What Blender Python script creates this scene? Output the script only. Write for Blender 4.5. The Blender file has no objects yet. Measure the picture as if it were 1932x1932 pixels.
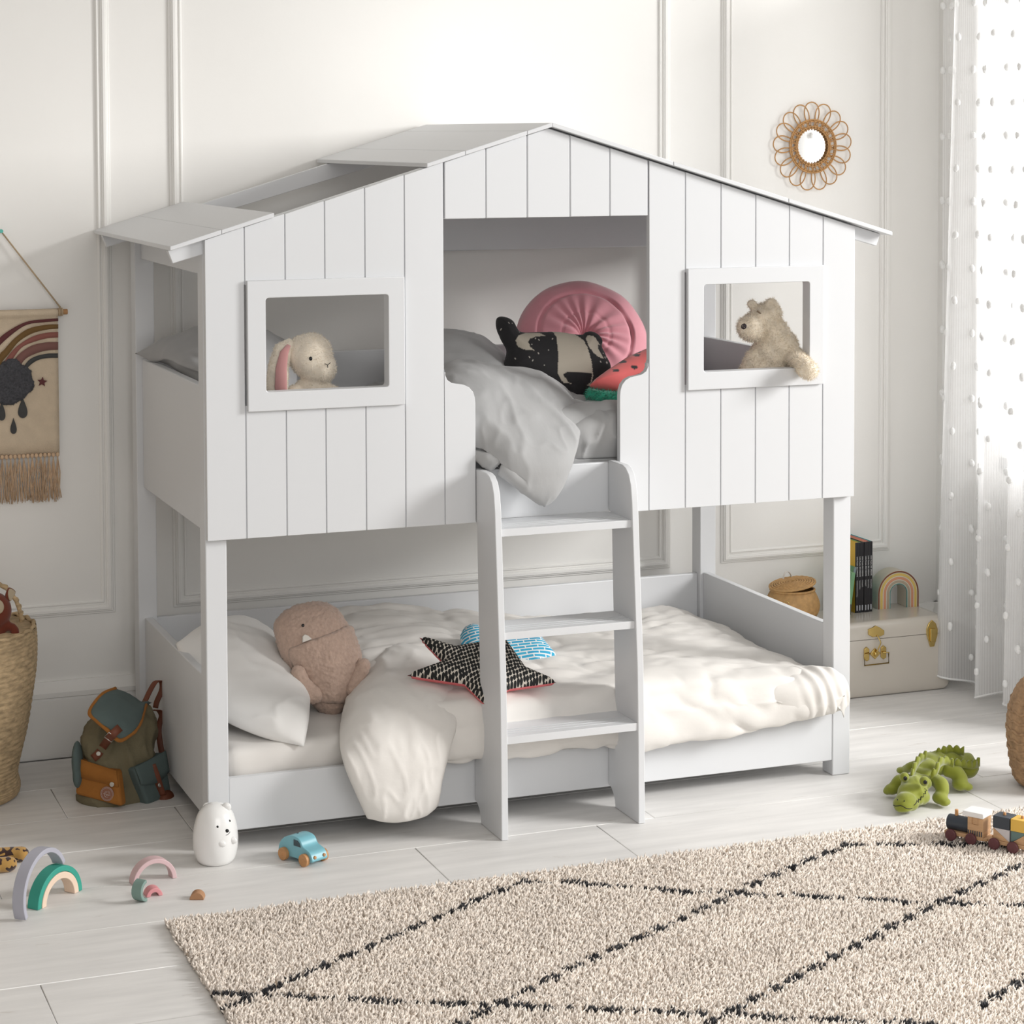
import bpy, bmesh, math, random
import numpy as np
from mathutils import Vector, Matrix, noise, geometry
random.seed(7); RNG = np.random.default_rng(7)
SC = bpy.context.scene
COL = SC.collection
PI = math.pi
# ------------------------------------------------------------------ camera
YAW, PITCH, ROLL, FPX, PY = -0.3655, 0.0474, -0.0032, 4186.359, 449.2423
CP = Vector((-1.4018, -6.0564, 2.0233))
_c, _s = math.cos(YAW), math.sin(YAW)
FW = Vector((-_s*math.cos(PITCH), _c*math.cos(PITCH), -math.sin(PITCH)))
_r = Vector((_c, _s, 0)); _u = _r.cross(FW)
RT = _r*math.cos(ROLL)+_u*math.sin(ROLL)
UP = -_r*math.sin(ROLL)+_u*math.cos(ROLL)
cam = bpy.data.cameras.new('camera'); camo = bpy.data.objects.new('camera', cam); COL.objects.link(camo)
m = Matrix((RT, UP, -FW)).transposed().to_4x4(); m.translation = CP
camo.matrix_world = m
cam.sensor_width = 36; cam.sensor_height = 36; cam.sensor_fit = 'HORIZONTAL'
cam.lens = FPX/1932*36; cam.shift_y = -(966-PY)/1932; cam.clip_end = 60
SC.camera = camo
def ray(x, y): return FW+RT*((x-966)/FPX)-UP*((y-PY)/FPX)
def at(x, y, Y=None, Z=None, X=None):
    d = ray(x, y)
    k = (Y-CP.y)/d.y if Y is not None else (Z-CP.z)/d.z if Z is not None else (X-CP.x)/d.x
    return CP+d*k
def pxm(p): return FPX/((Vector(p)-CP).dot(FW))
# ------------------------------------------------------------------ materials
def lin(c):
    if isinstance(c, str):
        c = [int(c[i:i+2], 16)/255 for i in (0, 2, 4)]
        c = [v/12.92 if v <= .04045 else ((v+.055)/1.055)**2.4 for v in c]
    return (c[0], c[1], c[2], 1)
MATS = {}
def mat(name, col, rough=.6, var=0, vscale=8, bump=0, bscale=40, metal=0, sheen=0, stretch=(1,1,1), attr=None, spec=.5, detail=4, trans=0, btype='noise', coat=0):
    if name in MATS: return MATS[name]
    mt = bpy.data.materials.new(name); mt.use_nodes = True
    nt = mt.node_tree; N = nt.nodes; L = nt.links
    b = N['Principled BSDF']; col = lin(col)
    b.inputs['Base Color'].default_value = col
    b.inputs['Roughness'].default_value = rough
    b.inputs['Metallic'].default_value = metal
    b.inputs['Specular IOR Level'].default_value = spec
    b.inputs['Sheen Weight'].default_value = sheen
    b.inputs['Coat Weight'].default_value = coat
    if trans: b.inputs['Subsurface Weight'].default_value = trans; b.inputs['Subsurface Radius'].default_value = (.03,.03,.03)
    tc = N.new('ShaderNodeTexCoord'); mp = N.new('ShaderNodeMapping')
    mp.inputs['Scale'].default_value = stretch
    L.new(tc.outputs['Object'], mp.inputs['Vector'])
    src = None
    if attr:
        a = N.new('ShaderNodeAttribute'); a.attribute_name = attr; src = a.outputs['Color']
    if var:
        n = N.new('ShaderNodeTexNoise'); n.inputs['Scale'].default_value = vscale; n.inputs['Detail'].default_value = detail
        L.new(mp.outputs['Vector'], n.inputs['Vector'])
        mr = N.new('ShaderNodeMapRange'); mr.inputs['From Min'].default_value = .3; mr.inputs['From Max'].default_value = .7
        mr.inputs['To Min'].default_value = 1-var; mr.inputs['To Max'].default_value = 1+var*.6
        L.new(n.outputs['Fac'], mr.inputs['Value'])
        vm = N.new('ShaderNodeVectorMath'); vm.operation = 'SCALE'
        if src: L.new(src, vm.inputs[0])
        else: vm.inputs[0].default_value = col[:3]
        L.new(mr.outputs['Result'], vm.inputs['Scale']); src = vm.outputs['Vector']
    if src: L.new(src, b.inputs['Base Color'])
    if bump:
        if btype == 'voronoi':
            t = N.new('ShaderNodeTexVoronoi'); t.inputs['Scale'].default_value = bscale; o = t.outputs['Distance']
        elif btype == 'wave':
            t = N.new('ShaderNodeTexWave'); t.inputs['Scale'].default_value = bscale; t.bands_direction = 'Z'; t.inputs['Distortion'].default_value = 1; o = t.outputs['Fac']
        else:
            t = N.new('ShaderNodeTexNoise'); t.inputs['Scale'].default_value = bscale; t.inputs['Detail'].default_value = 6; o = t.outputs['Fac']
        L.new(mp.outputs['Vector'], t.inputs['Vector'])
        bp = N.new('ShaderNodeBump'); bp.inputs['Strength'].default_value = bump; bp.inputs['Distance'].default_value = .004
        L.new(o, bp.inputs['Height']); L.new(bp.outputs['Normal'], b.inputs['Normal'])
    MATS[name] = mt
    return mt
# ------------------------------------------------------------------ mesh building
class B:
    def __init__(s): s.v = []; s.f = []; s.mi = []; s.cur = 0; s.col = None
    def add(s, vs, fs):
        o = len(s.v); s.v.extend([tuple(p) for p in vs])
        for f in fs: s.f.append([i+o for i in f]); s.mi.append(s.cur)
        return s
    def box(s, x0, x1, y0, y1, z0, z1, M=None):
        v = [Vector((x, y, z)) for x in (x0, x1) for y in (y0, y1) for z in (z0, z1)]
        if M: v = [M@p for p in v]
        return s.add(v, [(0,1,3,2),(4,6,7,5),(0,4,5,1),(2,3,7,6),(0,2,6,4),(1,5,7,3)])
    def prism(s, poly, axis, a, b, M=None):
        """extrude a 2D polygon: axis x -> (y,z), y -> (x,z), z -> (x,y)"""
        def mk(p, t): return Vector((t, p[0], p[1])) if axis == 'x' else Vector((p[0], t, p[1])) if axis == 'y' else Vector((p[0], p[1], t))
        n = len(poly); v = [mk(p, a) for p in poly]+[mk(p, b) for p in poly]
        if M: v = [M@p for p in v]
        return s.add(v, [list(range(n-1, -1, -1)), list(range(n, 2*n))]+[(i, (i+1) % n, (i+1) % n+n, i+n) for i in range(n)])
    def ring(s, outer, inner, axis, a, b):
        """frame: outer and inner loops with the same count of points"""
        def mk(p, t): return (t, p[0], p[1]) if axis == 'x' else (p[0], t, p[1]) if axis == 'y' else (p[0], p[1], t)
        n = len(outer); v = [mk(p, a) for p in outer]+[mk(p, a) for p in inner]+[mk(p, b) for p in outer]+[mk(p, b) for p in inner]
        f = []
        for i in range(n):
            j = (i+1) % n
            f += [(i, n+i, n+j, j), (2*n+i, 2*n+j, 3*n+j, 3*n+i), (i, j, 2*n+j, 2*n+i), (n+i, 3*n+i, 3*n+j, n+j)]
        return s.add(v, f)
    def grid(s, P, cu=False, cv=False):
        """P[i][j] points"""
        nu, nv = len(P), len(P[0]); v = [p for r in P for p in r]; f = []
        for i in range(nu if cu else nu-1):
            for j in range(nv if cv else nv-1):
                a, b = i, (i+1) % nu; c, d = j, (j+1) % nv
                f.append((a*nv+c, b*nv+c, b*nv+d, a*nv+d))
        return s.add(v, f)
    def tube(s, pts, r, n=8, closed=False, caps=True, flat=None, up=None):
        pts = [Vector(p) for p in pts]; k = len(pts)
        rs = r if isinstance(r, (list, tuple)) else [r]*k
        T = []
        for i in range(k):
            a = pts[(i-1) % k] if closed or i else pts[0]; b = pts[(i+1) % k] if closed or i < k-1 else pts[-1]
            t = (b-a); T.append(t.normalized() if t.length > 1e-9 else Vector((0,0,1)))
        u = Vector(up) if up else (Vector((0,0,1)) if abs(T[0].z) < .9 else Vector((1,0,0)))
        P = []
        for i in range(k):
            u = (Vector(up) if up else u); u = (u-T[i]*u.dot(T[i]))
            u = u.normalized() if u.length > 1e-6 else T[i].orthogonal().normalized()
            w = T[i].cross(u); fx, fy = flat if flat else (1, 1)
            P.append([pts[i]+(u*math.cos(2*PI*j/n)*fx+w*math.sin(2*PI*j/n)*fy)*rs[i] for j in range(n)])
        s.grid(P, closed, True)
        if caps and not closed:
            o = len(s.v); s.f.append(list(range(o-n*k, o-n*k+n))[::-1]); s.mi.append(s.cur)
            s.f.append(list(range(o-n, o))); s.mi.append(s.cur)
        return s
    def lathe(s, prof, n=32, c=(0,0,0), M=None):
        P = [[Vector((c[0]+r*math.cos(2*PI*j/n), c[1]+r*math.sin(2*PI*j/n), c[2]+z)) for j in range(n)] for r, z in prof]
        if M: P = [[M@p for p in r] for r in P]
        s.grid(P, False, True); o = len(s.v); k = len(prof)
        s.f.append(list(range(o-n*k, o-n*k+n))[::-1]); s.mi.append(s.cur)
        s.f.append(list(range(o-n, o))); s.mi.append(s.cur)
        return s
    def ell(s, c, r, rot=0, n=20, M=None, axis='Y'):
        """ellipsoid; rot turns it about local axis"""
        R = Matrix.Rotation(rot, 3, axis) if not isinstance(rot, Matrix) else rot
        P = []
        for i in range(n+1):
            t = PI*i/n; t = min(max(t, .02), PI-.02)
            P.append([Vector(c)+R@Vector((r[0]*math.sin(t)*math.cos(2*PI*j/(2*n)), r[1]*math.sin(t)*math.sin(2*PI*j/(2*n)), r[2]*math.cos(t))) for j in range(2*n)])
        if M: P = [[M@p for p in q] for q in P]
        s.grid(P, False, True); o = len(s.v); k = 2*n
        s.f.append(list(range(o-k*(n+1), o-k*(n+1)+k))[::-1]); s.mi.append(s.cur); s.f.append(list(range(o-k, o))); s.mi.append(s.cur)
        return s
    def cyl(s, p0, p1, r0, r1=None, n=24):
        return s.tube([p0, p1], [r0, r1 if r1 is not None else r0], n)
    def mesh(s, name):
        me = bpy.data.meshes.new(name); me.from_pydata(s.v, [], s.f); me.update()
        if any(s.mi): me.polygons.foreach_set('material_index', s.mi)
        bm = bmesh.new(); bm.from_mesh(me); bmesh.ops.recalc_face_normals(bm, faces=bm.faces); bm.to_mesh(me); bm.free()
        return me
MX = {}
def link(name, me, mats, parent=None, world=True, smooth=40, bevel=0, seg=2):
    o = bpy.data.objects.new(name, me); COL.objects.link(o)
    for m_ in (mats if isinstance(mats, (list, tuple)) else [mats]): me.materials.append(m_)
    if smooth:
        me.polygons.foreach_set('use_smooth', [True]*len(me.polygons))
        if smooth < 180: me.set_sharp_from_angle(angle=math.radians(smooth))
    if bevel:
        bv = o.modifiers.new('bevel', 'BEVEL'); bv.width = bevel; bv.segments = seg; bv.limit_method = 'ANGLE'; bv.angle_limit = math.radians(40); bv.harden_normals = False
    if parent is not None:
        o.parent = parent
        if world and parent.name in MX: o.matrix_parent_inverse = MX[parent.name].inverted()
    return o
def obj(name, b, mats, parent=None, **k): return link(name, b.mesh(name) if isinstance(b, B) else b, mats, parent, **k)
def tag(o, label, cat, group=None, kind=None):
    o['label'] = label; o['category'] = cat
    if group: o['group'] = group
    if kind: o['kind'] = kind
    return o
def struct(o): o['kind'] = 'structure'; return o
def thing(name, label, cat, loc=(0,0,0), M=None, group=None):
    o = bpy.data.objects.new(name, None); COL.objects.link(o); o.empty_display_size = .05
    M = M or Matrix.Translation(loc); o.matrix_world = M; MX[o.name] = M.copy()
    return tag(o, label, cat, group)
class Fig:
    """local frame that faces the photographer: x right, y away, z up; helper p() in photo pixels about an anchor that stands in the room"""
    def __init__(s, ox, oy, **k):
        s.O = at(ox, oy, **k); s.s = pxm(s.O); s.ox, s.oy = ox, oy
        s.M = Matrix.Translation(s.O)@Matrix.Rotation(YAW, 4, 'Z')
    def p(s, x, y, d=0): return Vector(((x-s.ox)/s.s, d, -(y-s.oy)/s.s))
def fbm(p, sc, oct=3):
    return noise.fractal(Vector(p)*sc, 1.0, 2.0, oct)
def eval_mesh(o, name):
    dg = bpy.context.evaluated_depsgraph_get(); dg.update()
    return bpy.data.meshes.new_from_object(o.evaluated_get(dg))
def blend(b, voxel, smooth=6, subdiv=False, factor=.5):
    """fuse overlapping rounded lumps into one continuous skin"""
    o = obj('tmp', b, [])
    r = o.modifiers.new('r', 'REMESH'); r.mode = 'VOXEL'; r.voxel_size = voxel
    sm = o.modifiers.new('s', 'SMOOTH'); sm.factor = factor; sm.iterations = smooth
    me = eval_mesh(o, 'skin'); old = o.data
    bpy.data.objects.remove(o); bpy.data.meshes.remove(old)
    me.materials.clear()
    return me
def displace(me, fn):
    n = len(me.vertices); co = np.empty(n*3); me.vertices.foreach_get('co', co); co = co.reshape(-1, 3)
    nr = np.array([v.normal for v in me.vertices])
    for i in range(n): co[i] += nr[i]*fn(co[i])
    me.vertices.foreach_set('co', co.ravel()); me.update()
def paint(me, fn, name='Col'):
    ca = me.color_attributes.new(name, 'FLOAT_COLOR', 'POINT')
    d = np.array([lin(fn(v.co)) for v in me.vertices]); ca.data.foreach_set('color', d.ravel().astype(np.float32))
def add_fur(me, n, length, width, lean=.5, down=0.3):
    """short pile strands that belong to the same skin"""
    me.calc_loop_triangles(); co = np.array([v.co for v in me.vertices]); tri = np.array([t.vertices for t in me.loop_triangles])
    cols = None
    if me.color_attributes:
        cols = np.empty(len(co)*4, dtype=np.float32); me.color_attributes[0].data.foreach_get('color', cols); cols = cols.reshape(-1, 4)
    a, b_, c = co[tri[:,0]], co[tri[:,1]], co[tri[:,2]]; nr = np.cross(b_-a, c-a); ar = np.linalg.norm(nr, axis=1); nr /= ar[:,None]+1e-12
    k = RNG.choice(len(tri), n, p=ar/ar.sum()); u = RNG.random((n, 1)); v = RNG.random((n, 1)); fl = (u+v) > 1; u = np.where(fl, 1-u, u); v = np.where(fl, 1-v, v)
    P = a[k]+(b_[k]-a[k])*u+(c[k]-a[k])*v; Nn = nr[k]
    D = Nn+RNG.normal(0, lean, (n, 3))+np.array([0,0,-down]); D /= np.linalg.norm(D, axis=1)[:,None]
    S = np.cross(D, RNG.normal(0, 1, (n, 3))); S /= np.linalg.norm(S, axis=1)[:,None]+1e-9
    Lh = length*(.6+.8*RNG.random((n, 1)))
    V = np.concatenate([P-S*width/2, P+S*width/2, P+D*Lh], 0)
    F = [list(p.vertices) for p in me.polygons]; o = len(co)
    F += [[o+i, o+n+i, o+2*n+i] for i in range(n)]
    me2 = bpy.data.meshes.new('fur'); me2.from_pydata(np.concatenate([co, V]).tolist(), [], F); me2.update()
    if cols is not None:
        ck = cols[tri[k, 0]]; ca = me2.color_attributes.new('Col', 'FLOAT_COLOR', 'POINT')
        ca.data.foreach_set('color', np.concatenate([cols, ck*.95, ck*.95, np.minimum(ck*1.06, 1)]).ravel().astype(np.float32))
    return me2
def catmull(pts, n):
    pts = [Vector(p) for p in pts]; k = len(pts); out = []
    for i in range(n):
        t = i/(n-1)*(k-1); j = min(int(t), k-2); f = t-j
        p0 = pts[j-1] if j > 0 else pts[j]*2-pts[j+1]; p1, p2 = pts[j], pts[j+1]; p3 = pts[j+2] if j+2 < k else pts[j+1]*2-pts[j]
        out.append(.5*((2*p1)+(p2-p0)*f+(2*p0-5*p1+4*p2-p3)*f*f+(3*p1-p0-3*p2+p3)*f**3))
    return out
def patch(net, nu, nv):
    rows = [catmull(r, nv) for r in net]
    cols = [catmull([r[j] for r in rows], nu) for j in range(nv)]
    return [[cols[j][i] for j in range(nv)] for i in range(nu)]
def resample(poly, d):
    out = []
    n = len(poly)
    for i in range(n):
        a, b = Vector(poly[i]), Vector(poly[(i+1) % n]); k = max(1, int((b-a).length/d))
        out += [a.lerp(b, j/k) for j in range(k)]
    return out
def smooth_loop(pts, n):
    pts = [Vector(p).to_3d() for p in pts]; k = len(pts); out = []
    for i in range(n):
        t = i/n*k; j = int(t); f = t-j
        p0, p1, p2, p3 = pts[(j-1) % k], pts[j], pts[(j+1) % k], pts[(j+2) % k]
        q = .5*((2*p1)+(p2-p0)*f+(2*p0-5*p1+4*p2-p3)*f*f+(3*p1-p0-3*p2+p3)*f**3); out.append(q.to_2d())
    return out
def cushion(poly, thick, d, reach=None, power=.5, back=1.0):
    """stuffed shape: outline in local x,z; swells along y. returns mesh; faces of the back use slot 1"""
    poly = resample(poly, d); pa = np.array([tuple(p) for p in poly]); n = len(poly)
    x0, z0 = pa.min(0); x1, z1 = pa.max(0); g = []
    xs = np.arange(x0, x1, d); zs = np.arange(z0, z1, d*.87)
    A, Bq = pa, np.roll(pa, -1, 0)
    def dist(p):
        ab = Bq-A; t = np.clip(((p-A)*ab).sum(1)/((ab*ab).sum(1)+1e-12), 0, 1); q = A+ab*t[:,None]
        return np.sqrt(((p-q)**2).sum(1)).min()
    def inside(p):
        c = (A[:,1] > p[1]) != (Bq[:,1] > p[1]); xi = (Bq[:,0]-A[:,0])*(p[1]-A[:,1])/(Bq[:,1]-A[:,1]+1e-12)+A[:,0]
        return (c & (p[0] < xi)).sum() % 2 == 1
    for r, z in enumerate(zs):
        for x in xs+(d/2 if r % 2 else 0):
            p = np.array([x, z])
            if inside(p) and dist(p) > d*.5: g.append(Vector(p))
    vs, es, fs, *_ = geometry.delaunay_2d_cdt(poly+g, [(i, (i+1) % n) for i in range(n)], [list(range(n))], 1, 1e-6)
    ds = np.array([dist(np.array(tuple(v))) for v in vs]); D = reach or ds.max()
    h = thick*np.power(1-(1-np.clip(ds/D, 0, 1))**2, power)
    k = len(vs); V = [(v.x, -h[i], v.y) for i, v in enumerate(vs)]; F = [list(f) for f in fs]; mi = [0]*len(F)
    idx = {}
    for i, v in enumerate(vs):
        if ds[i] < 1e-5: idx[i] = i
        else: idx[i] = len(V); V.append((v.x, h[i]*back, v.y))
    F += [[idx[i] for i in reversed(f)] for f in fs]; mi += [1]*len(fs)
    me = bpy.data.meshes.new('cushion'); me.from_pydata(V, [], F); me.update(); me.polygons.foreach_set('material_index', mi)
    bm = bmesh.new(); bm.from_mesh(me); bmesh.ops.recalc_face_normals(bm, faces=bm.faces); bm.to_mesh(me); bm.free()
    return me
def rrect(x0, x1, y0, y1, r, n=5):
    out = []
    for cx, cy, a in ((x1-r, y1-r, 0), (x0+r, y1-r, 90), (x0+r, y0+r, 180), (x1-r, y0+r, 270)):
        out += [(cx+r*math.cos(math.radians(a+90*i/n)), cy+r*math.sin(math.radians(a+90*i/n))) for i in range(n+1)]
    return out
# ------------------------------------------------------------------ world and light
w = bpy.data.worlds.new('world'); SC.world = w; w.use_nodes = True
bg = w.node_tree.nodes['Background']; bg.inputs[0].default_value = (1, .985, .96, 1); bg.inputs[1].default_value = .52
def area(name, loc, tgt, sx, sy, power, col=(1,1,1)):
    l = bpy.data.lights.new(name, 'AREA'); l.shape = 'RECTANGLE'; l.size = sx; l.size_y = sy; l.energy = power; l.color = col
    o = bpy.data.objects.new(name, l); COL.objects.link(o); o.location = loc
    o.rotation_euler = (Vector(tgt)-Vector(loc)).to_track_quat('-Z', 'Y').to_euler(); return o
area('window_daylight', (7.2, -3.5, 3.5), (1.0, .2, .9), 2.0, 2.2, 640, (1, .99, .975))
area('soft_fill', (.2, -6.4, 2.9), (1.0, .5, .9), 3.6, 2.6, 98, (1, .99, .98))
area('window_glow', (3.9, .45, 1.5), (2.95, .5, 1.4), 1.2, 2.2, 38, (1, 1, 1))
SC.view_settings.view_transform = 'Standard'; SC.view_settings.look = 'None'; SC.view_settings.exposure = -0.14
# ------------------------------------------------------------------ base materials
WHITE = mat('white_satin_paint', (.695, .705, .72), .42)
WALL = mat('wall_paint', (.88, .868, .84), .8, var=.02, vscale=1.5, bump=.06, bscale=60)
TRIM = mat('trim_paint', (.88, .868, .84), .5, bump=.03, bscale=50)
FLOORM = mat('floor_paint', (.77, .755, .735), .5, var=.09, vscale=4, stretch=(.8,6,1), bump=.12, bscale=14, detail=8)
def floor_nodes():
    nt = FLOORM.node_tree; N = nt.nodes; L = nt.links; b = N['Principled BSDF']
    src = b.inputs['Base Color'].links[0].from_socket
    tc = N.new('ShaderNodeTexCoord'); mp = N.new('ShaderNodeMapping'); mp.inputs['Scale'].default_value = (1.6, 9, 1); L.new(tc.outputs['Object'], mp.inputs['Vector'])
    n = N.new('ShaderNodeTexNoise'); n.inputs['Scale'].default_value = 3; n.inputs['Detail'].default_value = 9; n.inputs['Roughness'].default_value = .72; L.new(mp.outputs['Vector'], n.inputs['Vector'])
    r = N.new('ShaderNodeMapRange'); r.inputs['From Min'].default_value = .62; r.inputs['From Max'].default_value = .72; r.inputs['To Min'].default_value = 0; r.inputs['To Max'].default_value = .55; L.new(n.outputs['Fac'], r.inputs['Value'])
    mx = N.new('ShaderNodeMixRGB'); L.new(r.outputs['Result'], mx.inputs['Fac']); L.new(src, mx.inputs['Color1']); mx.inputs['Color2'].default_value = (.40, .34, .28, 1); L.new(mx.outputs['Color'], b.inputs['Base Color'])
floor_nodes()
# ------------------------------------------------------------------ room
b = B(); rows = [.155+.3175*k for k in range(-9, 4)]
joints = {-2: [-1.2, .552, 1.11, 2.3], 1: [-.318, 1.4], 0: [-.9, .0, 1.9], -1: [-.6, 1.3, 2.43]}
for i, y in enumerate(rows[:-1]):
    y1 = min(rows[i+1], 1.17); k = i-9
    xs = [-5]+[x for x in joints.get(k, sorted(random.sample([-3, -1.6, -.6, .4, 1.7, 2.6], 3)))]+[3.2]
    for x0, x1 in zip(xs[:-1], xs[1:]):
        b.box(x0+.0007, x1-.0007, y+.0009, y1-.0009, -.03, random.uniform(-.0008, 0))
o = struct(obj('floor', b, FLOORM, bevel=.0015, seg=1))
b = B(); b.box(-5, 3.2, -2.8, 1.3, -.06, -.031); struct(obj('floor_underlay', b, mat('gap_dark', (.16, .14, .12), .9))).name = 'trim_4'
b = B(); b.box(-5, 3.2, 1.15, 1.3, -.03, 3.4); struct(obj('wall_back', b, WALL))
b = B(); X0, X1 = 3.07, 3.2
for y0, y1, z0, z1 in ((.78, 1.15, -.03, 3.4), (.12, .78, -.03, .8), (-3.6, .78, 3.2, 3.4), (-4.2, -3.6, -.03, 3.4)): b.box(X0, X1, y0, y1, z0, z1)
struct(obj('wall_right', b, WALL))
b = B(); b.box(-2.72, -2.6, -3.4, 1.15, -.03, 3.4); struct(obj('unseen_wall_left', b, mat('fill_cutting_taupe', (.42, .38, .34), .85)))  # out-of-view wall, added and kept dark to cut fill light from the left
b = B(); b.box(-2.72, 3.2, -3.4, 1.3, 3.4, 3.48); struct(obj('unseen_ceiling', b, mat('ceiling_paint', (.82, .81, .79), .9)))  # out-of-view ceiling, added to block ambient light from above
b = B()
for y0, y1, z0, z1 in ((.72, .78, .8, 3.2), (.12, .78, .8, .85), (-3.6, .72, 3.14, 3.2), (-.0, .12, 0, 3.2), (-1.85, -1.79, 0, 3.2), (-3.6, -3.54, 0, 3.2)): b.box(3.10, 3.16, y0, y1, z0, z1)
struct(obj('window_1', b, TRIM, bevel=.004))
def baseboard(name, pts, nrm):
    prof = [(.0, .0), (.03, .0), (.03, .19), (.026, .196), (.034, .2), (.034, .215), (.028, .222), (.018, .236), (.014, .248), (0, .248)]
    b = B(); (xa, ya), (xb, yb) = pts
    P = [[Vector((x+nrm[0]*d, y+nrm[1]*d, z)) for d, z in prof] for x, y in ((xa, ya), (xb, yb))]
    b.grid(P, False, True); n = len(prof); b.f += [list(range(n)), list(range(2*n-1, n-1, -1))]; b.mi += [0, 0]
    struct(obj(name, b, TRIM, smooth=25))
baseboard('baseboard_back', ((-5, 1.15), (3.07, 1.15)), (0, -1))
baseboard('baseboard_right', ((3.07, 1.15), (3.07, .12)), (-1, 0))
def moulding(name, x0, x1, z0, z1=2.62):
    b = B()
    def R(d): return [(x0+d, z0+d), (x1-d, z0+d), (x1-d, z1-d), (x0+d, z1-d)]
    b.ring(R(0), R(.046), 'y', 1.15, 1.1455); b.ring(R(.008), R(.030), 'y', 1.147, 1.139); b.ring(R(.013), R(.025), 'y', 1.14, 1.1355); b.ring(R(.036), R(.043), 'y', 1.147, 1.1415)
    struct(obj(name, b, TRIM, bevel=.003))
zm = at(900, 1101, Y=1.14).z
g = lambda x, y: at(x, y, Y=1.14).x
moulding('trim_1', -1.75, g(213.5, 700), zm); moulding('trim_2', g(324, 700), g(1266.3, 700), zm); moulding('trim_3', g(1362, 700), g(1681.5, 700), zm)
# ------------------------------------------------------------------ bunk bed
Lb, D, pw, pd, t = 2.06, 1.044, .0615, .066, .022
zb, SL = .885, .2985
def ztop(x): return 2.036-SL*abs(x-1.03)
def zroof(x): return 2.053-SL*abs(x-1.036)
bed = thing('treehouse_bunk_bed', 'white wooden house-shaped bunk bed with grooved plank front, pitched roof and two cut-out windows', 'bunk bed', (1.03, .53, 0))
def boards(b, xs, lo, hi, skip=None):
    for x0, x1 in zip(xs[:-1], xs[1:]):
        segs = [(lo, None)]
        if skip and x0 > skip[0]-.06 and x1 < skip[1]+.06: segs = [(lo, skip[2]), (skip[3], None)]
        for z0, z1 in segs:
            top = lambda x: hi(x) if z1 is None else z1
            b.prism([(x0+.0018, z0), (x1-.0018, z0), (x1-.0018, top(x1)), (x0+.0018, top(x0))] if not (x0 < 1.03 < x1) or z1 else [(x0+.0018, z0), (x1-.0018, z0), (x1-.0018, top(x1)), (1.03, top(1.03)), (x0+.0018, top(x0))], 'y', 0, t)
            if x0 != xs[0]: b.box(x0-.004, x0+.004, .005, t, z0+.0005, (z1 or min(hi(x0-.004), hi(x0+.004)))-.0005)
gl = [0, .114, .231, .347, .466, .585, .705]; gr = [1.355, 1.476, 1.595, 1.713, 1.829, 1.946, Lb]
curve = [(.705, 1.338), (.707, 1.322), (.714, 1.307), (.727, 1.298), (.745, 1.294), (.765, 1.291), (.781, 1.283), (.793, 1.269), (.7985, 1.252), (.80, 1.235)]
b = B(); boards(b, gl, zb, ztop, (.15, .55, 1.26, 1.6))
b.prism([(.7065, zb), (.80, zb)]+list(reversed(curve)), 'y', 0, t); b.box(.701, .709, .005, t, zb, 1.33)
obj('front_panel', b, WHITE, bed, bevel=.0018)
b = B(); boards(b, gr, zb, ztop, (1.51, 1.91, 1.26, 1.6))
b.prism([(2.06-x, z) for x, z in [(.7065, zb), (.80, zb)]+list(reversed(curve))][::-1], 'y', 0, t); b.box(1.351, 1.359, .005, t, zb, 1.33)
obj('front_panel', b, WHITE, bed, bevel=.0018)
b = B(); boards(b, [.7065, .835, .964, 1.100, 1.228, 1.3535], 1.775, ztop); obj('gable_panel', b, WHITE, bed, bevel=.0018)
for x0, x1 in ((.118, .581), (1.479, 1.942)):
    b = B(); inn = rrect(x0+.053, x1-.049, 1.297, 1.563, .009)
    mid = [(x0+.053+(x1-x0-.102)*i/1, 0) for i in (0, 1)]
    out = []
    n = len(inn)//4
    cs = [(x1, 1.6125), (x0, 1.6125), (x0, 1.2435), (x1, 1.2435)]
    for c in cs: out += [c]*n
    b.ring(out, inn, 'y', -.013, .034); me = b.mesh('window_frame')
    bm = bmesh.new(); bm.from_mesh(me); bmesh.ops.remove_doubles(bm, verts=bm.verts, dist=1e-5); bmesh.ops.recalc_face_normals(bm, faces=bm.faces); bm.to_mesh(me); bm.free()
    link('window_frame', me, WHITE, bed, bevel=.002)
b = B(); b.box(.801, 1.259, t+.001, .046, .886, 1.036); obj('guard_board', b, WHITE, bed, bevel=.003)
for x0 in (0, Lb-pw):
    for y0 in (t+.001, D-pd):
        b = B(); b.box(x0, x0+pw, y0, y0+pd, 0, 1.70); obj('post', b, WHITE, bed, bevel=.003)
b = B(); b.box(pw, Lb-pw, t+.003, t+.023, .048, .2005); obj('front_rail', b, WHITE, bed, bevel=.003)
b = B(); b.box(pw, Lb-pw, .998, 1.02, .06, .462); obj('rear_rail', b, WHITE, bed, bevel=.003)
b = B(); b.box(pw, Lb-pw, .998, 1.02, .89, 1.302); obj('rear_guard', b, WHITE, bed, bevel=.003)
for x0 in (.021, 2.011):
    b = B(); b.box(x0, x0+.026, t+pd, D-pd, .055, .467); obj('lower_end_panel', b, WHITE, bed, bevel=.003)
    b = B(); b.box(x0, x0+.026, t+pd, D-pd, .89, 1.304); obj('upper_end_panel', b, WHITE, bed, bevel=.003)
    b = B(); b.box(x0, x0+.026, t+pd, D-pd, 1.624, 1.70); obj('end_header', b, WHITE, bed, bevel=.003)
b = B(); b.box(pw, Lb-pw, 1.0, 1.022, 1.626, 1.745); obj('rear_header', b, WHITE, bed, bevel=.003)
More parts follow.
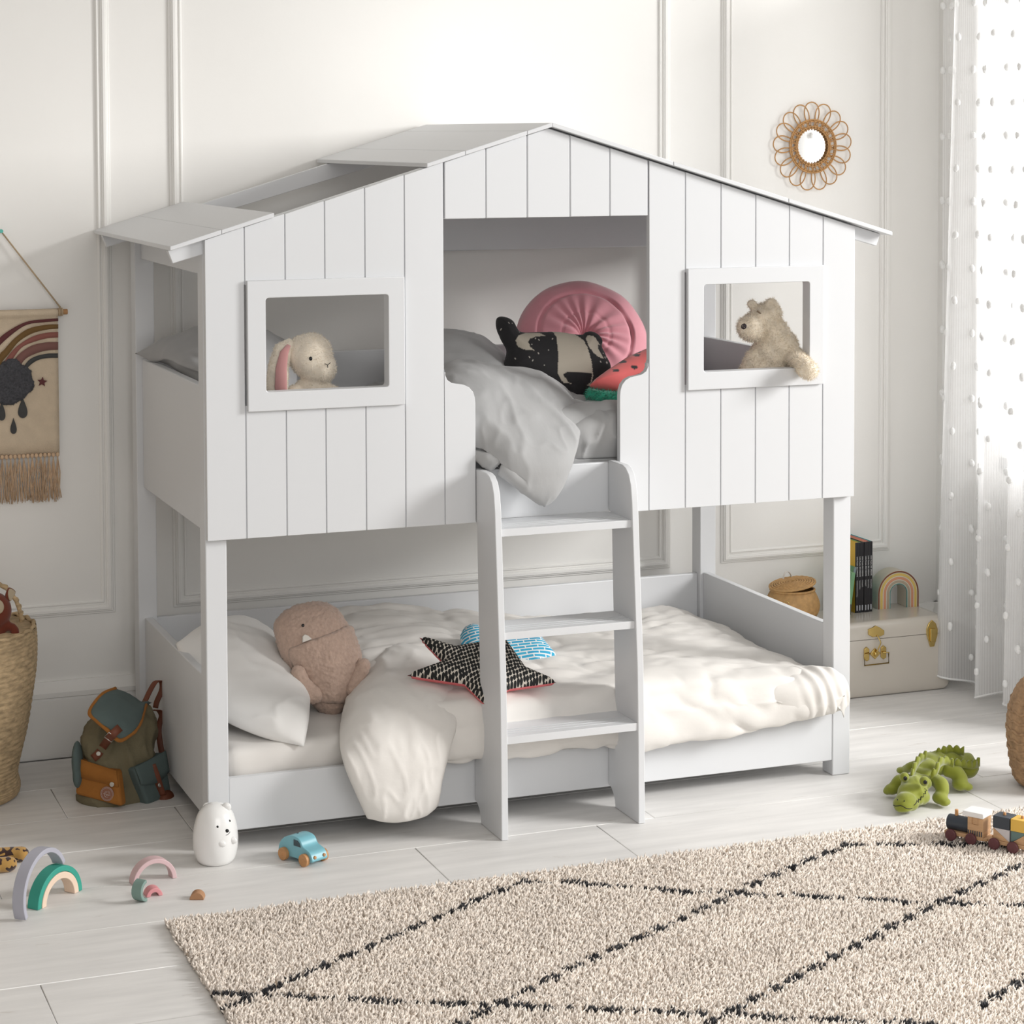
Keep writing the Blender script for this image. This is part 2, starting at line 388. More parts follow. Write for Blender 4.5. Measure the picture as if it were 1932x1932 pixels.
for y0 in (t+.001, 1.0):
    y1 = y0+.022
    for s in (-1, 1):
        e = -.098 if s < 0 else 2.162; f = lambda x: zroof(x)-.014
        b = B(); q = [(e, f(e)), (e-s*.014, f(e)-.037), (1.036, f(1.036)-.06), (1.036, f(1.036))]
        b.prism(q, 'y', y0, y1); obj('rafter', b, WHITE, bed, bevel=.002)
for x0, x1 in ((-.1, .0445), (.0455, .195), (.648, .7645), (.7655, .9565), (.9575, 1.036), (1.0365, 1.4265), (1.428, 1.8145), (1.816, 2.18)):
    b = B(); q = [(x0, zroof(x0)), (x1, zroof(x1)), (x1, zroof(x1)-.0125), (x0, zroof(x0)-.0125)]
    b.prism(q, 'y', -.02, 1.128); obj('roof_plank', b, WHITE, bed, bevel=.0015)
b = B(); b.box(.05, 2.01, .047, .997, .90, .925); obj('upper_slat_base', b, WHITE, bed)
b = B(); b.box(.05, 2.01, .047, .997, .075, .10); obj('lower_slat_base', b, WHITE, bed)
# ------------------------------------------------------------------ ladder
lad = thing('bunk_ladder', 'white wooden three-step ladder leaning at the middle of the bunk bed front', 'ladder', (1.02, -.1, 0))
prof = [(-.200, 0), (-.197, .24), (-.190, .466), (-.171, .696), (-.158, .86), (-.152, .94), (-.143, .99), (-.127, 1.02), (-.105, 1.036), (-.08, 1.042), (.020, 1.042), (.020, .895), (-.003, .880), (-.012, .665), (-.026, .37), (-.028, .25), (.022, .17), (.022, .056), (.004, .052), (-.012, .040), (-.024, .022), (-.028, .0)]
for x0 in (.802, 1.231):
    b = B(); b.prism(prof, 'x', x0, x0+.0205); obj('stile', b, WHITE, lad, bevel=.002)
for z, y0, y1 in ((.888, -.147, .016), (.594, -.171, -.018), (.297, -.192, -.028)):
    b = B(); b.box(.8225, 1.231, y0, y1, z-.022, z)
    for k in range(3): b.box(.824, 1.229, y0+.03+k*.022, y0+.034+k*.022, z, z+.0012)
    obj('tread', b, WHITE, lad, bevel=.002)
# ------------------------------------------------------------------ bedding
def wr(p, sc, st=(1,1,1), oct=3, ridge=True, seed=0):
    v = Vector((p[0]*st[0], p[1]*st[1], p[2]*st[2]))*sc+Vector((seed, seed*1.7, seed*.3))
    n = noise.fractal(v, 1.0, 2.0, oct)
    return (1-abs(n)*1.6)**3-.45 if ridge else n
def pad(x0, x1, y0, y1, z0, z1, r, d=.02):
    """soft-cornered block made of small faces"""
    bm = bmesh.new(); bmesh.ops.create_cube(bm, size=1)
    k = [max(2, int((b-a)/d)) for a, b in ((x0, x1), (y0, y1), (z0, z1))]
    for ax in range(3):
        e = [e for e in bm.edges if abs((e.verts[0].co-e.verts[1].co)[ax]) > 1e-6]
        bmesh.ops.subdivide_edges(bm, edges=e, cuts=k[ax]-1, use_grid_fill=True) if False else None
    bm.free(); b = B()
    def face(f, n1, n2): b.grid([[f(i/n1, j/n2) for j in range(n2+1)] for i in range(n1+1)])
    L = lambda a, b_, q: a+(b_-a)*q
    for z in (z0, z1): face(lambda u, v: (L(x0, x1, u), L(y0, y1, v), z), k[0], k[1])
    for y in (y0, y1): face(lambda u, v: (L(x0, x1, u), y, L(z0, z1, v)), k[0], k[2])
    for x in (x0, x1): face(lambda u, v: (x, L(y0, y1, u), L(z0, z1, v)), k[1], k[2])
    me = b.mesh('pad'); bm = bmesh.new(); bm.from_mesh(me); bmesh.ops.remove_doubles(bm, verts=bm.verts, dist=1e-5)
    lo = Vector((x0+r, y0+r, z0+r)); hi = Vector((x1-r, y1-r, z1-r))
    for v in bm.verts:
        q = Vector([min(max(c, a), h) for c, a, h in zip(v.co, lo, hi)]); dlt = v.co-q
        # spread the corner samples evenly on the round
        if dlt.length > 1e-7: v.co = q+dlt.normalized()*r
    bmesh.ops.recalc_face_normals(bm, faces=bm.faces); bm.to_mesh(me); bm.free(); return me
def puff(name, net, nu, nv, T, wrf, mats, parent=None, tb=.01, toward=None, pw_=2.0, world=True):
    """a stuffed sheet: control net in room coordinates, swelling toward the viewer side"""
    P = patch(net, nu, nv); tw = toward or (CP-P[nu//2][nv//2]).normalized()
    Np = []
    for i in range(nu):
        r = []
        for j in range(nv):
            a = P[min(i+1, nu-1)][j]-P[max(i-1, 0)][j]; c = P[i][min(j+1, nv-1)]-P[i][max(j-1, 0)]
            n = a.cross(c); n = n.normalized() if n.length > 1e-9 else Vector(tw)
            r.append(n if n.dot(tw) > 0 else -n)
        Np.append(r)
    F = []; K = []
    for i in range(nu):
        f = []; k = []
        for j in range(nv):
            u, v = 2*i/(nu-1)-1, 2*j/(nv-1)-1
            e = max(0, (1-abs(u)**(2*pw_)))*max(0, (1-abs(v)**(2*pw_))); e = math.sqrt(e)
            p = P[i][j]; q = p+Np[i][j]*(T*e)
            f.append(q+Np[i][j]*(wrf(p)*min(1, e*1.6))); k.append(p-Np[i][j]*(tb*e))
        F.append(f); K.append(k)
    b = B(); b.grid(F); b.grid([r[::-1] for r in K]); me = b.mesh(name)
    bm = bmesh.new(); bm.from_mesh(me); bmesh.ops.remove_doubles(bm, verts=bm.verts, dist=2e-4); bmesh.ops.recalc_face_normals(bm, faces=bm.faces); bm.to_mesh(me); bm.free()
    return link(name, me, mats, parent, smooth=180, world=world)
SHEET = mat('cream_sheet_cotton', (.74, .71, .675), .9, var=.03, vscale=6, bump=.22, bscale=16, sheen=.15, detail=3)
CREAM = mat('cream_duvet_cotton', (.79, .76, .72), .9, var=.03, vscale=6, bump=.45, bscale=13, stretch=(1, 2.2, 1.5), sheen=.1)
GREY = mat('grey_duvet_cotton', (.40, .40, .40), .9, var=.05, vscale=7, bump=.35, bscale=15, stretch=(2, 1, 1), sheen=.25)
WP = mat('white_pillow_cotton', (.84, .825, .80), .9, var=.02, bump=.25, bscale=12, sheen=.2)
# lower mattress
me = pad(.068, 1.99, .055, .985, .102, .272, .035, .02); displace(me, lambda p: .004*wr(p, 5, (1.5,.4,1)) if p[2] > .2 else 0)
tag(link('mattress', me, SHEET, smooth=180), 'low mattress in a pale fitted sheet on the bottom bunk', 'mattress')
me = pad(.068, 1.99, .055, .985, .927, 1.085, .035, .03)
tag(link('mattress', me, GREY, smooth=180), 'mattress in a grey fitted sheet on the top bunk, mostly hidden', 'mattress')
# lower duvet: a stuffed cover over the mattress, hanging over the front rail
def hz(x):
    pts = [(.5, .21), (.76, .19), (.9, .185), (1.2, .185), (1.33, .165), (1.65, .178), (1.9, .21), (2.03, .24)]
    for (a, za), (b_, zb_) in zip(pts, pts[1:]):
        if x <= b_: return za+(zb_-za)*max(0, (x-a)/(b_-a))
    return pts[-1][1]
def duvet_section(x):
    e = min(1, max(0, (2.0-x)/.14))**.5; e2 = min(1, max(0, (x-.50)/.10))**.5; k = e*e2
    top = .275+(.085+.035*math.exp(-((x-.75)/.3)**2))*k+.025*k*math.sin(x*5+1)*.5
    rear = .275+(.085+.09*math.exp(-((x-.78)/.36)**2))*k
    h = hz(x)+.012*wr((x, 0, 0), 9, oct=2, ridge=False); f = -.045
    out = [(.982, .276), (.984, .276+(rear-.276)*.6), (.955, rear)]
    for i in range(1, 16):
        q = i/16; y = .955+(.03-.955)*q; out.append((y, rear+(top-rear)*(q*q*(3-2*q))))
    out += [(.0, top-.012), (-.028, top-.035), (f, top-.075), (f-.007, (top+h)/2), (f-.006, h+.04), (f+.004, h+.012), (f+.018, h), (f+.03, h+.008), (f+.036, h+.03), (.0, .22), (.012, .262), (.04, .276), (.2, .277), (.5, .277), (.8, .277)]
    return out
xs = [.50+(2.0-.50)*i/150 for i in range(151)]
P = []
for x in xs:
    o_ = duvet_section(x); lo = [Vector((x, y, z)) for y, z in o_]
    lo = catmull(lo+[lo[0]], 120)[:-1]; P.append(lo)
b = B(); b.grid(P, False, True); n = len(P[0]); b.f += [list(range(n)), list(range(len(b.v)-1, len(b.v)-n-1, -1))]; b.mi += [0, 0]
me = b.mesh('duvet')
def dw(p):
    if p[2] < .28 and p[1] > -.02: return 0
    x = p[0]; a = .014*wr(p, 3.6, (.8, 1.6, 1.2), 3)+.005*wr(p, 9, (.6, 1.5, 1.2), 2)+.010*noise.noise(Vector(p)*5)
    if x > 1.75: a += .008*math.sin((p[1]*1.0+x*.6)*70)*min(1, (x-1.75)/.15)*(.5+.5*noise.noise(Vector(p)*8))
    if p[1] > .6: a += .010*wr(p, 7, (.5, 1.5, 2), 3)
    return a*min(1, max(0, (2.0-x)/.04))
displace(me, dw)
low = thing('duvet', 'cream white duvet rumpled over the bottom bunk and spilling over its front rail', 'duvet', (1.2, .4, .28))
link('duvet_cover', me, CREAM, low, smooth=180)
net = [[(695, 1245, .60), (750, 1216, .60), (830, 1216, .58), (890, 1245, .56)], [(655, 1325, .34), (725, 1270, .34), (820, 1262, .32), (888, 1295, .30)], [(641, 1390, .08), (715, 1335, .06), (810, 1322, .05), (874, 1345, .05)],
       [(648, 1440, -.07), (720, 1420, -.075), (800, 1405, -.075), (856, 1392, -.07)], [(672, 1500, -.085), (735, 1500, -.095), (800, 1480, -.09), (834, 1465, -.08)], [(693, 1545, -.075), (745, 1552, -.085), (795, 1543, -.08), (827, 1521, -.075)]]
N3 = lambda net: [[at(x, y, Y=Y) for x, y, Y in r] for r in net]
puff('folded_corner', N3(net), 90, 60, .035, lambda p: .007*wr(p, 3.2, (1.6, .6, .5), 2)+.003*wr(p, 11, (1.6, .6, .8), 2), CREAM, low, tb=.01)
net = [[(1400, 1268, .16), (1480, 1257, .10), (1560, 1258, .0), (1592, 1275, .0)], [(1400, 1300, .03), (1480, 1295, -.028), (1560, 1292, -.05), (1602, 1300, -.02)], [(1400, 1345, .015), (1480, 1338, -.040), (1560, 1326, -.055), (1602, 1328, -.02)], [(1405, 1374, .02), (1480, 1364, -.026), (1555, 1350, -.035), (1592, 1338, -.015)]]
puff('gathered_corner', N3(net), 50, 120, .010, lambda p: (.0045*math.sin(p.x*150+p.z*40+2*noise.noise(Vector(p)*12))*max(0, min(1, (p.x-1.82)/.12))+.004*wr(p, 7, (1, .6, .8), 2)), CREAM, low, tb=.014)
# pillow on the lower bunk
net = [[(331, 1214, .52), (390, 1178, .66), (455, 1166, .74), (530, 1205, .74)], [(350, 1262, .42), (430, 1240, .46), (510, 1250, .48), (578, 1312, .42)], [(372, 1318, .34), (440, 1330, .27), (510, 1345, .2), (584, 1345, .16)], [(392, 1340, .30), (440, 1366, .19), (505, 1392, .10), (574, 1409, .045)]]
tag(puff('pillow', N3(net), 60, 60, .05, lambda p: .007*wr(p, 6, (1, 1, .6), 3), WP, None, tb=.03, pw_=1.6), 'plump white pillow leaning at the left end of the bottom bunk', 'pillow')
# upper bunk: pillow and duvet
net = [[(254, 667, .93), (320, 643, .88), (430, 612, .84), (548, 645, .82)], [(274, 685, .86), (345, 668, .72), (440, 650, .66), (560, 690, .66)], [(318, 699, .62), (375, 702, .48), (450, 715, .40), (560, 760, .42)], [(385, 722, .32), (410, 738, .24), (455, 765, .20), (550, 800, .24)]]
tag(puff('pillow', [[Vector((max(p.x, .058) if p.z < 1.312 else p.x, p.y, p.z)) for p in r] for r in N3(net)], 50, 50, .04, lambda p: .007*wr(p, 6, (1, 1, .6), 3), mat('grey_pillow_cotton', (.36, .36, .365), .9, var=.04, bump=.3, bscale=12, sheen=.2), None, tb=.02), 'grey pillow poking over the left end of the top bunk', 'pillow')
up = thing('duvet', 'grey duvet heaped on the top bunk with a pointed corner hanging down to the ladder', 'duvet', (1.3, .5, 1.09))
me = pad(.68, 1.985, .058, .985, 1.088, 1.20, .05, .022)
displace(me, lambda p: (.022*wr(p, 4, (1, 1, 1), 3)+.02*noise.noise(Vector(p)*4)) if p[2] > 1.15 else .004*wr(p, 8))
link('duvet_cover', me, GREY, up, smooth=180)
net = [[(778, 640, .85), (820, 634, .80), (890, 638, .80), (945, 668, .78)], [(778, 680, .62), (830, 650, .60), (900, 660, .58), (962, 700, .56)], [(778, 740, .42), (850, 720, .42), (930, 720, .40), (985, 740, .4)]]
puff('back_fold', N3(net), 40, 50, .03, lambda p: .010*wr(p, 6, (.6, 1, 1.6), 3), GREY, up)
net = [[(790, 722, .46), (850, 686, .44), (930, 690, .42), (1010, 702, .40), (1076, 738, .36)], [(780, 775, .20), (870, 716, .22), (960, 722, .22), (1040, 745, .20), (1096, 790, .16)], [(800, 830, .07), (890, 790, .06), (960, 800, .04), (1040, 815, .03), (1094, 825, .02)],
       [(830, 845, .075), (905, 846, .03), (965, 862, -.035), (1035, 868, -.05), (1086, 858, -.03)], [(915, 856, .005), (960, 893, -.045), (1002, 915, -.06), (1045, 905, -.06), (1074, 885, -.045)], [(1018, 948, -.05), (1022, 953, -.055), (1027, 956, -.055), (1032, 953, -.055), (1037, 948, -.05)]]
puff('hanging_corner', N3(net), 90, 80, .028, lambda p: .009*wr(p, 4.5, (1, .6, .6), 3)+.003*wr(p, 13, (1, 1, .5), 2), GREY, up, tb=.006)
net = [[(1075, 765, .28), (1120, 752, .28), (1180, 748, .28), (1240, 750, .28)], [(1075, 800, .07), (1120, 790, .06), (1180, 785, .06), (1240, 790, .06)], [(1075, 868, .058), (1120, 866, .055), (1180, 864, .055), (1240, 862, .055)]]
puff('front_fold', N3(net), 40, 50, .012, lambda p: .010*wr(p, 8, (1, .6, .6), 3), GREY, up, tb=.0)
# ------------------------------------------------------------------ flat stuffed shapes laid out on a tilted plane
class Plane:
    def __init__(s, P0, n):
        s.P0 = Vector(P0); s.n = Vector(n).normalized(); x = (RT-s.n*RT.dot(s.n)).normalized(); y = -s.n; z = x.cross(y)
        s.M = Matrix((x, y, z)).transposed().to_4x4(); s.M.translation = s.P0; s.x, s.z = x, z
    def q(s, px, py):
        d = ray(px, py); k = (s.P0-CP).dot(s.n)/d.dot(s.n); v = CP+d*k-s.P0; return (v.dot(s.x), v.dot(s.z))
    def poly(s, pts): return [s.q(*p) for p in pts]
def inpoly(p, poly):
    r = False; n = len(poly)
    for i in range(n):
        (x1, y1), (x2, y2) = poly[i], poly[(i+1) % n]
        if (y1 > p[1]) != (y2 > p[1]) and p[0] < (x2-x1)*(p[1]-y1)/(y2-y1)+x1: r = not r
    return r
def zm_(pts, ox, oy, k): return [(ox+x*k, oy+y*k) for x, y in pts]
# pink round cushion
pk = Plane(at(1100, 640, Y=.74), (-.16, -.86, .48))
cx, cz = pk.q(1098, 648); Rk = abs(pk.q(1222, 648)[0]-cx)
P = []
for i in range(40):
    r = (i/39)
    row = []
    for j in range(160):
        th = 2*PI*j/160; rr = r
        h = .085*math.sqrt(max(0, 1-rr**3.2))
        h -= .016*math.exp(-((rr-.70)/.022)**2)+.004*math.exp(-((rr-.36)/.02)**2)+.05*math.exp(-(rr/.13)**2)
        if rr < .72: h += .0045*math.sin(th*17+2*math.sin(th*3)+rr*3)*math.sin(PI*rr/.72)**.7
        else: h += .003*math.sin(th*9)
        row.append(Vector((cx+Rk*rr*math.cos(th), -h, cz+Rk*rr*math.sin(th))))
    P.append(row)
b = B(); b.grid(P, False, True); b.grid([[Vector((p.x, abs(p.y)*.8, p.z)) for p in r] for r in P[::-1]], False, True)
t_ = thing('round_cushion', 'round dusty pink velvet cushion with pleated centre behind the black and cream face cushion', 'cushion', M=pk.M)
me = b.mesh('c'); bm = bmesh.new(); bm.from_mesh(me); bmesh.ops.remove_doubles(bm, verts=bm.verts, dist=1e-4); bmesh.ops.recalc_face_normals(bm, faces=bm.faces); bm.to_mesh(me); bm.free()
link('cover', me, mat('pink_velvet', 'd9929d', .8, var=.06, vscale=12, bump=.15, bscale=60, sheen=.6), t_, world=False, smooth=180)
# masked animal face cushion
bd = Plane(at(1050, 690, Y=.44), (-.22, -.9, .36)); Z = (830, 530, .21221)
ol = zm_([(500,345),(530,320),(600,330),(660,370),(715,455),(850,458),(985,455),(1080,460),(1180,475),(1262,480),(1290,460),(1340,452),(1400,475),(1445,530),(1440,590),(1490,690),(1520,770),(1480,850),(1400,960),(1330,1040),(1200,1075),(1080,1040),(900,990),(700,900),(565,830),(568,740),(590,620),(540,520),(500,420)], *Z)
me = cushion(smooth_loop(bd.poly(ol), 150), .055, .003, reach=.09)
S = [bd.poly(zm_(q, *Z)) for q in ([(985,455),(1080,455),(1180,475),(1260,560),(1295,640),(1325,750),(1345,880),(1335,920),(1320,960),(1080,940),(1030,860),(1030,680),(1020,520)], [(1075,870),(1110,850),(1335,852),(1325,930),(1280,965),(1200,970),(1120,930)],
   [(935,520),(880,485),(760,478),(690,510),(660,560),(680,620),(740,650),(825,660),(785,625),(770,580),(790,545),(850,520)], [(1415,590),(1350,520),(1300,508),(1282,545),(1300,610),(1340,670),(1395,710),(1445,720),(1415,670),(1390,620),(1392,590)])]
dots = [bd.q(*p) for p in zm_([(865,560),(800,605),(806,746),(655,722),(945,655),(910,790),(985,548),(858,682),(778,720),(1440,665),(1472,690),(1455,705),(1410,752),(1470,750),(535,450),(603,400),(633,402),(700,470),(835,540)], *Z)]
def cb(p):
    u = (p.x, p.z)
    if p.y > .002: return (.015, .014, .016)
    if inpoly(u, S[1]): return (.012, .011, .013)
    if any(inpoly(u, q) for q in (S[0], S[2], S[3])): return (.50, .45, .37)
    if any((u[0]-d[0])**2+((u[1]-d[1])*.6)**2 < .0017**2 for d in dots): return (.6, .56, .5)
    return (.015, .014, .016)
t_ = thing('animal_cushion', 'black and cream masked animal face cushion with two ears on the top bunk', 'cushion', M=bd.M)
paint(me, cb); link('cover', me, mat('printed_canvas', (.5,.5,.5), .85, attr='Col', bump=.15, bscale=90, sheen=.1), t_, world=False, smooth=180)
# watermelon cushion
wm = Plane(at(1165, 725, Y=.22), (-.05, -.82, .57))
body = [(1111,729),(1122,716),(1145,699),(1180,676),(1225,656),(1255,660),(1268,690),(1262,722),(1235,742),(1200,744),(1160,739)]
me = cushion(wm.poly(body), .045, .0045, reach=.06)
seeds = [wm.q(*p) for p in zm_([(1537,845),(1692,828),(1605,755),(1725,702),(1742,658),(1820,615)], *Z)]+[wm.q(1225, 700), wm.q(1240, 680), wm.q(1200, 722)]
def cw(p):
    return (.012, .01, .012) if p.y < 0 and any(((p.x-s[0])/.0105)**2+((p.z-s[1])/.0075)**2 < 1 for s in seeds) else (.74, .14, .135)
t_ = thing('watermelon_cushion', 'watermelon slice cushion in coral pink with black seeds and a green fluffy rind', 'cushion', M=wm.M)
paint(me, cw); link('flesh', me, mat('coral_velvet', (.7,.15,.15), .8, attr='Col', var=.05, bump=.1, bscale=50, sheen=.4), t_, world=False, smooth=180)
b = B(); rim = [(1109,738),(1130,745),(1160,748),(1200,752),(1240,750),(1268,728)]
b.tube([Vector((q[0], .01, q[1])) for q in wm.poly(rim)], [.016,.020,.021,.021,.02,.014], 12)
me = b.mesh('rind'); me = add_fur(me, 2600, .009, .002)
link('rind', me, mat('green_plush', (.02,.27,.17), .9, var=.2, vscale=60, sheen=.4), t_, world=False, smooth=180)
# star cushion
st = Plane(at(905, 1268, Z=.43), (-.06, -.52, .85))
ol = [(791,1203),(858,1223),(953,1207),(992,1263),(1050,1288),(962,1300),(914,1329),(876,1291),(768,1275),(836,1250)]
me = cushion(st.poly(ol), .035, .006, reach=.05, back=.95)
STAR = mat('black_bead_print', (.62, .57, .50), .9, bump=.1, bscale=80)
def star_nodes():
    nt = STAR.node_tree; N = nt.nodes; L = nt.links; b = N['Principled BSDF']
    tc = N.new('ShaderNodeTexCoord'); mp = N.new('ShaderNodeMapping'); mp.inputs['Scale'].default_value = (105, 0, 68); mp.inputs['Rotation'].default_value = (0, .35, 0); L.new(tc.outputs['Object'], mp.inputs['Vector'])
    v = N.new('ShaderNodeTexVoronoi'); v.inputs['Scale'].default_value = 1; v.inputs['Randomness'].default_value = .22; L.new(mp.outputs['Vector'], v.inputs['Vector'])
    r = N.new('ShaderNodeMath'); r.operation = 'GREATER_THAN'; r.inputs[1].default_value = .50; L.new(v.outputs['Distance'], r.inputs[0])
    mx = N.new('ShaderNodeMixRGB'); L.new(r.outputs[0], mx.inputs['Fac']); mx.inputs['Color1'].default_value = (.012,.012,.012,1); mx.inputs['Color2'].default_value = (.62,.57,.5,1); L.new(mx.outputs['Color'], b.inputs['Base Color'])
star_nodes()
t_ = thing('star_cushion', 'five-pointed star cushion with black beaded print and coral underside on the bottom bunk', 'cushion', M=st.M)
link('cover', me, [STAR, mat('coral_cotton', (.68, .16, .17), .9, bump=.1)], t_, world=False, smooth=180)
# blue printed cushion
bl = Plane(at(960, 1225, Y=.40), (-.08, -.62, .78))
ol = smooth_loop([(869,1203),(873,1188),(888,1180),(925,1184)], 4)
ol = [(870,1215),(868,1200),(874,1187),(888,1180),(930,1188),(975,1198),(1021,1204),(1049,1237),(1016,1268),(960,1262),(900,1240),(880,1228)]
me = cushion(bl.poly(ol), .04, .006, reach=.06)
BLUE = mat('blue_dash_print', (.7, .72, .72), .9, bump=.1, bscale=80)
def blue_nodes():
    nt = BLUE.node_tree; N = nt.nodes; L = nt.links; b = N['Principled BSDF']
    tc = N.new('ShaderNodeTexCoord'); mp = N.new('ShaderNodeMapping'); mp.inputs['Rotation'].default_value = (0, .25, 0); mp.inputs['Scale'].default_value = (1, 0, 1); L.new(tc.outputs['Object'], mp.inputs['Vector'])
    bt = N.new('ShaderNodeTexBrick'); bt.inputs['Scale'].default_value = 22; bt.inputs['Brick Width'].default_value = .9; bt.inputs['Row Height'].default_value = .24; bt.inputs['Mortar Size'].default_value = .045; bt.inputs['Mortar Smooth'].default_value = .1
    sp = N.new('ShaderNodeSeparateXYZ'); L.new(mp.outputs['Vector'], sp.inputs[0]); cb_ = N.new('ShaderNodeCombineXYZ'); L.new(sp.outputs['X'], cb_.inputs['X']); L.new(sp.outputs['Z'], cb_.inputs['Y']); L.new(cb_.outputs[0], bt.inputs['Vector'])
    bt.inputs['Color1'].default_value = (.03, .33, .55, 1); bt.inputs['Color2'].default_value = (.05, .40, .60, 1); bt.inputs['Mortar'].default_value = (.75, .77, .77, 1); L.new(bt.outputs['Color'], b.inputs['Base Color'])
blue_nodes()
t_ = thing('printed_cushion', 'small blue and white dash print cushion behind the star cushion', 'cushion', M=bl.M)
link('cover', me, BLUE, t_, world=False, smooth=180)
# ------------------------------------------------------------------ woolly monster cushion
mo = Plane(at(600, 1250, Y=.40), (-.12, -.95, .28)); Z = (500, 1080, .25886)
BOU = mat('beige_boucle', (.52, .375, .30), .95, var=.12, vscale=90, bump=.4, bscale=260, sheen=.3)
t_ = thing('monster_toy', 'dusty beige woolly monster toy with one tooth and a pouch, leaning on the white pillow', 'soft toy', M=mo.M)
ol = smooth_loop(mo.poly(zm_([(62,420),(90,330),(200,245),(350,210),(450,220),(540,275),(600,370),(660,470),(695,570),(706,650),(690,760),(620,900),(570,1010),(530,1045),(470,1055),(390,1010),(340,960),(270,830),(190,720),(110,590)], *Z)), 90)
bou = lambda p: .0048*(.55-noise.voronoi(Vector(p)*120)[0][0])+.002*noise.noise(Vector(p)*60)
me = cushion(ol, .085, .0032, reach=.13); displace(me, bou); link('body', me, BOU, t_, world=False, smooth=180)
ol = smooth_loop(mo.poly(zm_([(150,585),(250,525),(420,465),(620,385),(665,470),(698,570),(708,650),(694,770),(625,905),(560,960),(420,960),(320,900),(230,760)], *Z)), 80)
ob = smooth_loop(mo.poly(zm_([(62,420),(90,330),(200,245),(350,210),(450,220),(540,275),(600,370),(660,470),(695,570),(706,650),(690,760),(620,900),(570,1010),(530,1045),(470,1055),(390,1010),(340,960),(270,830),(190,720),(110,590)], *Z)), 90)
obp = np.array([tuple(p) for p in ob]); obq = np.roll(obp, -1, 0)
def hb(x, z):
    p = np.array([x, z]); ab = obq-obp; t = np.clip(((p-obp)*ab).sum(1)/((ab*ab).sum(1)+1e-12), 0, 1); dd = np.sqrt(((p-obp-ab*t[:,None])**2).sum(1)).min()
    return .085*math.sqrt(max(0, 1-(1-min(dd/.13, 1))**2))
me = cushion(ol, .016, .0032, reach=.012, back=0)
for v in me.vertices:
    if v.co.y < 1e-6: v.co.y -= hb(v.co.x, v.co.z)*(1 if inpoly((v.co.x, v.co.z), [tuple(p) for p in ob]) else 0)-.003
me.update()
displace(me, lambda p: bou(p) if p[1] < -.02 else 0); link('pouch', me, BOU, t_, world=False, smooth=180)
for pts in ([(225,740),(270,830),(345,890),(335,905)], [(690,690),(660,760),(625,850)]):
    b = B(); q = [mo.q(*p) for p in zm_(pts, *Z)]; c = [Vector((x, -.055, z)) for x, z in q]
    for i, v in enumerate(catmull(c, 9)): b.ell(v, (.024+.003*i/9, .024, .025), n=12)
    me = blend(b, .0035, 8); displace(me, bou); link('arm', me, BOU, t_, world=False, smooth=180)
b = B(); q = mo.q(*zm_([(250,400)], *Z)[0]); b.ell((q[0], -.081, q[1]), (.0048, .0035, .0048), n=12); obj('eye', b, mat('black_bead', (.01,.01,.01), .15), t_, world=False)
b = B(); q = [mo.q(*p) for p in zm_([(245,525),(245,480),(260,465),(285,475),(312,500)], *Z)]; b.prism(q, 'y', -.092, -.07); obj('tooth', b, mat('felt_white', (.72,.68,.62), .9), t_, world=False, bevel=.002)
# ------------------------------------------------------------------ soft toys in the house windows
def lump(b, F, x, y, d, rx, ry, rz, rot=0, n=14):
    """ellipsoid given in photo pixels about the toy's own anchor"""
    b.ell(F.p(x, y, d), (rx/F.s, ry/F.s, rz/F.s), rot, n=n)
PL = mat('cream_plush', (.86, .77, .64), .95, var=.12, vscale=40, sheen=.5)
PLB = mat('oat_plush', (.88, .78, .63), .95, var=.14, vscale=40, sheen=.5)
BLK = mat('black_bead', (.01,.01,.01), .15)
THR = mat('black_thread', (.012,.011,.011), .7)
PINKF = mat('pink_felt', (.60, .30, .29), .9, sheen=.3)
# bunny
F = Fig(580, 690, Y=.15)
t_ = thing('plush_bunny', 'cream plush bunny with a drooping pink-lined ear looking out of the left window', 'soft toy', M=F.M)
b = B()
lump(b, F, 587, 672, 0, 41, 40, 44, .1); lump(b, F, 611, 694, -.01, 24, 30, 28); lump(b, F, 598, 700, 0, 32, 32, 24); lump(b, F, 570, 668, 0, 28, 34, 36)
lump(b, F, 590, 745, .01, 40, 36, 36); lump(b, F, 560, 745, -.02, 22, 20, 22); lump(b, F, 626, 748, .0, 20, 18, 24, -.5); lump(b, F, 590, 800, .01, 50, 42, 40)
me = blend(b, .005, 8); me = add_fur(me, 9000, .0065, .0013, .7); link('body', me, PL, t_, world=False, smooth=180)
ear = B(); ear.tube([F.p(x, y, d) for x, y, d in ((553, 643, -.02), (537, 655, -.035), (528, 690, -.045), (525, 730, -.045), (530, 775, -.04))], [v/F.s for v in (10, 17, 20, 21, 14)], 16, flat=(1, .45), up=(1, 0, 0))
me = ear.mesh('ear'); me = add_fur(me, 2500, .006, .0013, .7); link('ear', me, PL, t_, world=False, smooth=180)
ear = B(); ear.tube([F.p(x, y, d) for x, y, d in ((548, 648, -.042), (540, 662, -.056), (535, 690, -.065), (534, 725, -.066), (539, 760, -.058))], [v/F.s for v in (4, 8, 10.5, 11.5, 9)], 14, flat=(1, .3), up=(1, 0, 0))
obj('ear_lining', ear, PINKF, t_, world=False, smooth=180)
b = B(); lump(b, F, 590, 672.5, -.062, 3.2, 2.4, 3.8); obj('eye', b, BLK, t_, world=False)
b = B(); q = [F.p(616, 682, -.0605), F.p(621, 685, -.0575), F.p(626, 681, -.050)]
b.tube([q[0], q[1], q[2]], .0011, 6); b.tube([q[1], F.p(621.5, 690, -.0578)], .0011, 6); obj('nose_stitch', b, THR, t_, world=False)
